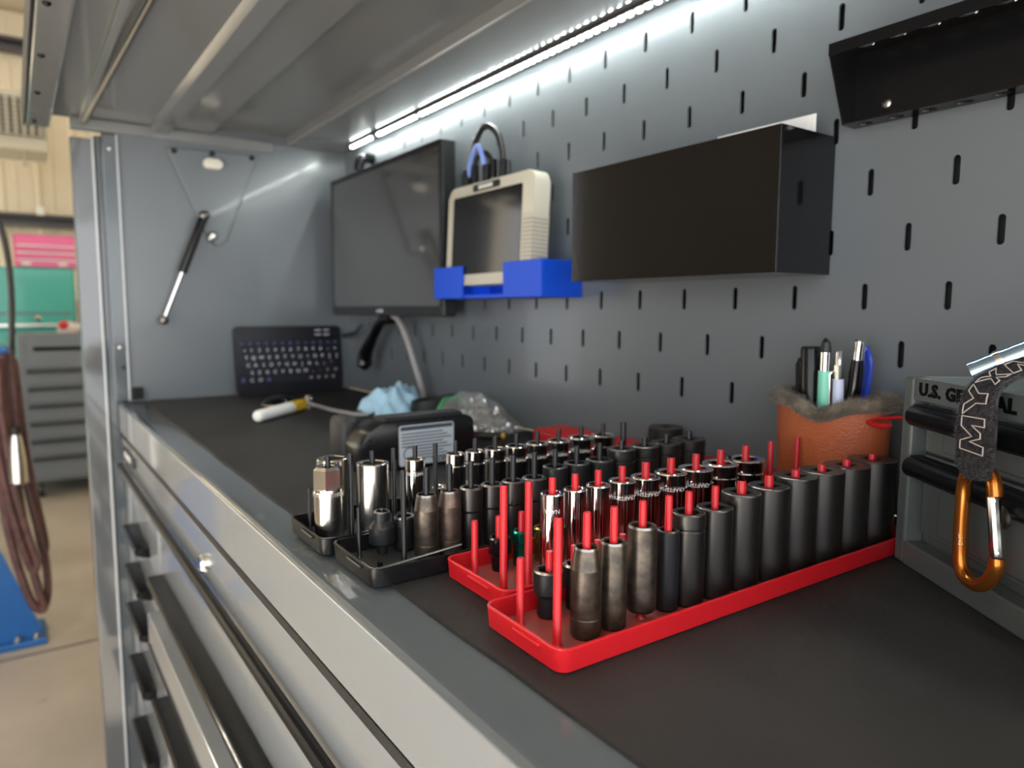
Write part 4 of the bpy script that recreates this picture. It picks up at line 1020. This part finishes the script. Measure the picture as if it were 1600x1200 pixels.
t, A, B = pen('black_pen', 'black pen with silver cap leaning right in the leather cup', 'pen', 1344, 531, 0, -.040, -.014)
bm = new_bm(); tube(bm, [A, stick(A, B, .01), stick(A, B, .12)], [.0042, .0052, .0052], 14); obj('cap', bm, 'chrome', t, True)
bm = new_bm(); tube(bm, [stick(A, B, .12), stick(A, B, .20), stick(A, B, 1)], [.0056, .0068, .0068], 16); obj('barrel', bm, 'black_gloss', t, True)
t, A, B = pen('blue_pen', 'blue pen with curved clip behind the black pen', 'pen', 1350, 540, 0, -.026, -.010)
bm = new_bm(); tube(bm, [A, stick(A, B, .02), stick(A, B, 1)], [.0040, .0056, .0056], 14); obj('barrel', bm, 'pen_blue', t, True)
bm = new_bm(); s = Vector((.0075, -.003, 0)); tube(bm, spline([stick(A, B, .04), stick(A, B, .05) + s, stick(A, B, .14) + s * 1.5, stick(A, B, .42) + s * 1.2], 5), .0024, 8); obj('clip', bm, 'pen_blue', t, True)

# ------------------------------------------------------------------ small toolbox at the right
TL = Vector((.1465, -.1275, 0)); tx = Vector((.819, -.573, 0)).normalized(); tn = Vector((-.573, -.819, 0)).normalized()
TBM = Matrix((tx, -tn, Vector((0, 0, 1)))).transposed().to_4x4(); TBM.translation = TL
# local: x along the front, y into the box, z up
t = thing('small_toolbox', 'small dark grey steel toolbox with black drawer pulls on the mat', 'toolbox', TL, math.atan2(tx.y, tx.x))
BW, BD, BH = .300, .138, .1520
bm = new_bm(); box(bm, .004, BW, .016, BD, .001, BH - .012); obj('body', bm, 'toolbox', t)
bm = new_bm(); box(bm, 0, .0135, 0, .016, 0, BH, .0018); obj('corner_post', bm, 'toolbox', t)
bm = new_bm(); box(bm, 0, .0020, .014, BD, 0, BH, .0006); obj('side_panel', bm, 'toolbox', t)
bm = new_bm(); box(bm, 0, BW, BD - .002, BD, 0, BH, .0006); obj('back_panel', bm, 'toolbox', t)
bm = new_bm(); box(bm, .0135, BW, .0005, .0030, BH - .0175, BH, .0008); tp = obj('name_panel', bm, 'toolbox', t)
text('lettering', 'U.S. GENERAL', .0132, 'print_black', tp, frame((.0215, .0003, BH - .0084), (1, 0, 0), (0, 0, 1)) @ Matrix.Diagonal((1.24, 1, 1, 1)), .0004, align='LEFT', spacing=1.07, bold=.0006)
bm = new_bm(); box(bm, .0135, BW, -.0005, .016, 0, .0195, .0016); obj('base_panel', bm, 'toolbox', t)
for zt, zb in ((.133, .094), (.092, .028)):
    bm = new_bm(); box(bm, .0200, BW, .0085, .0160, zb, zt, .0015); d = obj('drawer', bm, 'toolbox', t)
    bm = new_bm(); box(bm, .0440, BW, .0072, .0090, zb + .004, zt - .019, .0012); obj('recess_panel', bm, 'toolbox', d)
    bm = new_bm(); zc = zt - .0105
    tube(bm, [(.0160, .0020, zc), (.0165, .0010, zc), (.0185, .0, zc), (BW, .0, zc)], [.0050, .0070, .0082, .0085], 20)
    obj('pull', bm, 'handle_black', d, True)
    bm = new_bm(); box(bm, .0165, BW, -.0010, .0090, zc + .0065, zc + .0090, .0010); obj('pull_flange', bm, 'handle_black', d)
bm = new_bm(); lathe(bm, [(.0075, 0), (.0075, .0012), (.0052, .0022), (.0052, .0012), (.0005, .0012)], 20, M=frame((.135, -.0072, .0745), (1, 0, 0), (0, 0, 1))); obj('lock', bm, 'steel_dark', t, True)

# red open hook behind the toolbox corner
bm = new_bm(); tube(bm, spline([at_y(1418, 653, -.060), at_y(1396, 653, -.060), at_y(1370, 655, -.062), at_y(1357, 659, -.066), at_y(1368, 664, -.072), at_y(1384, 666, -.074), at_y(1392, 664, -.076)], 6), [.0016] * 14 + [.0024] * 18 + [.0016] * 5, 8)
tag(obj('red_hook', bm, 'red_plastic', None, True), 'thin red curved hook between leather cup and toolbox corner', 'hook')

# light blue tube on the toolbox
def fp(px, py, off):
    d = ray(px, py); P0 = TL + tn * off; k = (P0 - CAM).dot(tn) / d.dot(tn); return CAM + d * k
a, b = fp(1519, 584, -.010), fp(1660, 530, -.050)
t = thing('blue_tube', 'shiny light blue metal tube lying across the toolbox top', 'tube', (0, 0, 0))
bm = new_bm(); ax = (b - a).normalized()
s1 = ax.cross(Vector((0, 0, 1))).normalized(); s2 = s1.cross(ax)
rings = []
for P, r in ((a, .0078), (a, .0086), (b, .0086), (b, .0078)): rings.append([P + (s1 * math.cos(2 * PI * k / 24) + s2 * math.sin(2 * PI * k / 24)) * r for k in range(24)])
loft(bm, rings, closed=True); obj('tube', bm, 'light_blue_metal', t, True)
c = stick(a, b, .30)
bm = new_bm(); tube(bm, [c, c + ax * .004], .0092, 20); obj('ring', bm, 'chrome', t, True)

# woven strap with lettering and carabiner
t = thing('strap', 'fuzzy charcoal fabric strap with outlined letters draped over the toolbox', 'strap', (0, 0, 0))
ctr = [(fp(1513, 750, .0225), fp(1540, 752, .0225)), (fp(1497, 728, .022), fp(1550, 735, .022)), (fp(1495, 700, .021), fp(1554, 705, .021)), (fp(1497, 670, .020), fp(1556, 676, .020)), (fp(1500, 640, .018), fp(1557, 645, .018)), (fp(1508, 615, .014), fp(1560, 618, .015)), (fp(1522, 597, .004), fp(1572, 603, .008)), (fp(1546, 580, -.010), fp(1586, 594, -.004)), (fp(1575, 567, -.022), fp(1612, 584, -.014)), (fp(1610, 552, -.034), fp(1640, 575, -.026)), (fp(1660, 534, -.046), fp(1690, 562, -.038))]
Ls = spline([p for p, q in ctr], 5); Rs = spline([q for p, q in ctr], 5)
bm = new_bm(); rings = []; NRM = []
for i in range(len(Ls)):
    p, q = Ls[i], Rs[i]
    tg = (Ls[min(i + 1, len(Ls) - 1)] + Rs[min(i + 1, len(Ls) - 1)] - Ls[max(i - 1, 0)] - Rs[max(i - 1, 0)]).normalized()
    nn = (q - p).normalized().cross(tg).normalized()
    if nn.dot(CAM - p) < 0: nn = -nn
    NRM.append(nn)
    rings.append([p + nn * .0010, p + (q - p) * .5 + nn * .0014, q + nn * .0010, q - nn * .0010, p + (q - p) * .5 - nn * .0010, p - nn * .0010])
loft(bm, rings, cap0=True, cap1=True); web = obj('webbing', bm, 'strap', t, True)
# stitched letter outlines: text laid along the strap, reading upwards
acc = [0.0]
for i in range(1, len(Ls)): acc.append(acc[-1] + ((Ls[i] + Rs[i] - Ls[i - 1] - Rs[i - 1]) / 2).length)
def on_strap(s, w):
    s = max(0, min(s, acc[-1] - 1e-6)); i = max(k for k in range(len(acc)) if acc[k] <= s); i = min(i, len(acc) - 2)
    f = (s - acc[i]) / (acc[i + 1] - acc[i]); p = stick(Ls[i], Ls[i + 1], f); q = stick(Rs[i], Rs[i + 1], f); n_ = stick(NRM[i], NRM[i + 1], f)
    return p + (q - p) * w + n_ * .0018
def outline(polys):
    for s0, poly in polys:
        bm = new_bm(); P = []
        k = len(poly)
        for i in range(k):
            (x0, y0), (x1, y1) = poly[i], poly[(i + 1) % k]
            for j in range(4): P.append(on_strap(s0 + (x0 + (x1 - x0) * j / 4) * .0215, .16 + .62 * (1 - (y0 + (y1 - y0) * j / 4))))
        tube(bm, P, .00042, 6, closed=True); obj('letter_outline', bm, 'thread', t)
Mm = [(0, 0), (.18, 1), (.42, 1), (.55, .5), (.85, 1), (1.15, 1), (1.1, 0), (.85, 0), (.88, .55), (.66, .15), (.5, .15), (.4, .6), (.25, 0)]
Yy = [(0, 1), (.3, 1), (.5, .62), (.72, 1), (1.0, 1), (.65, .45), (.65, 0), (.35, 0), (.35, .45)]
Xx = [(0, 0), (.35, .5), (0, 1), (.3, 1), (.5, .66), (.72, 1), (1, 1), (.68, .5), (1, 0), (.72, 0), (.5, .34), (.3, 0)]
outline([(.0165, Mm), (.0425, Yy), (.0660, Xx), (.0890, Mm)])
bm = new_bm(); random.seed(21)
for k in range(2600):
    s = random.uniform(0, acc[-1] * .95); w = random.choice((random.uniform(-.02, .06), random.uniform(.94, 1.02), random.random())) if s > .016 else random.uniform(-.03, 1.03)
    p = on_strap(s, w) - (CAM - on_strap(s, w)).normalized() * .0012
    dd = Vector((random.uniform(-1, 1), random.uniform(-1, 1), random.uniform(-1, .6))).normalized() * random.uniform(.0016, .0040)
    sd = dd.cross(Vector((random.random(), random.random(), random.random()))).normalized() * .00014
    bm.faces.new([bm.verts.new(p - sd), bm.verts.new(p + sd), bm.verts.new(p + dd)])
fz = obj('fuzz', bm, 'fuzz', web); fz['kind'] = 'stuff'

t = thing('carabiner', 'orange anodised carabiner hanging from the charcoal strap', 'carabiner', (0, 0, 0))
O = .0150
def cp(*L): return [fp(x, y, O) for x, y in L]
path = spline(cp((1555, 776), (1553, 756), (1546, 740), (1535, 732), (1520, 736), (1508, 752), (1504, 790), (1501, 840), (1501, 880), (1509, 902), (1527, 914), (1545, 908), (1556, 890), (1557, 872)), 6)
bm = new_bm(); tube(bm, path, .0046, 14); bd = obj('frame', bm, 'orange_metal', t, True)
g0, g1 = fp(1552, 775, O + .0002), fp(1558, 872, O + .0002)
bm = new_bm(); tube(bm, [g0, stick(g0, g1, .04), stick(g0, g1, .96), g1], [.0034, .0040, .0040, .0034], 12); gt = obj('gate', bm, 'satin_chrome', t, True)
for P in (stick(g0, g1, .08), stick(g0, g1, .92)):
    bm = new_bm(); q = (CAM - P).normalized(); lathe(bm, [(.0012, .0036), (.0012, .0044)], 10, M=frame(P, q.orthogonal(), q.cross(q.orthogonal()))); obj('pin', bm, 'steel', gt)
p0, p1 = fp(1502, 770, O), fp(1500, 858, O)
yv = (p0 - p1).normalized(); zq = (CAM - p0); zq = (zq - yv * zq.dot(yv)).normalized()
text('lettering', 'NOT FOR CLIMBING', .0034, 'etch_light', bd, frame((p0 + p1) / 2 + zq * .0047, -yv, zq.cross(-yv)), .0001)
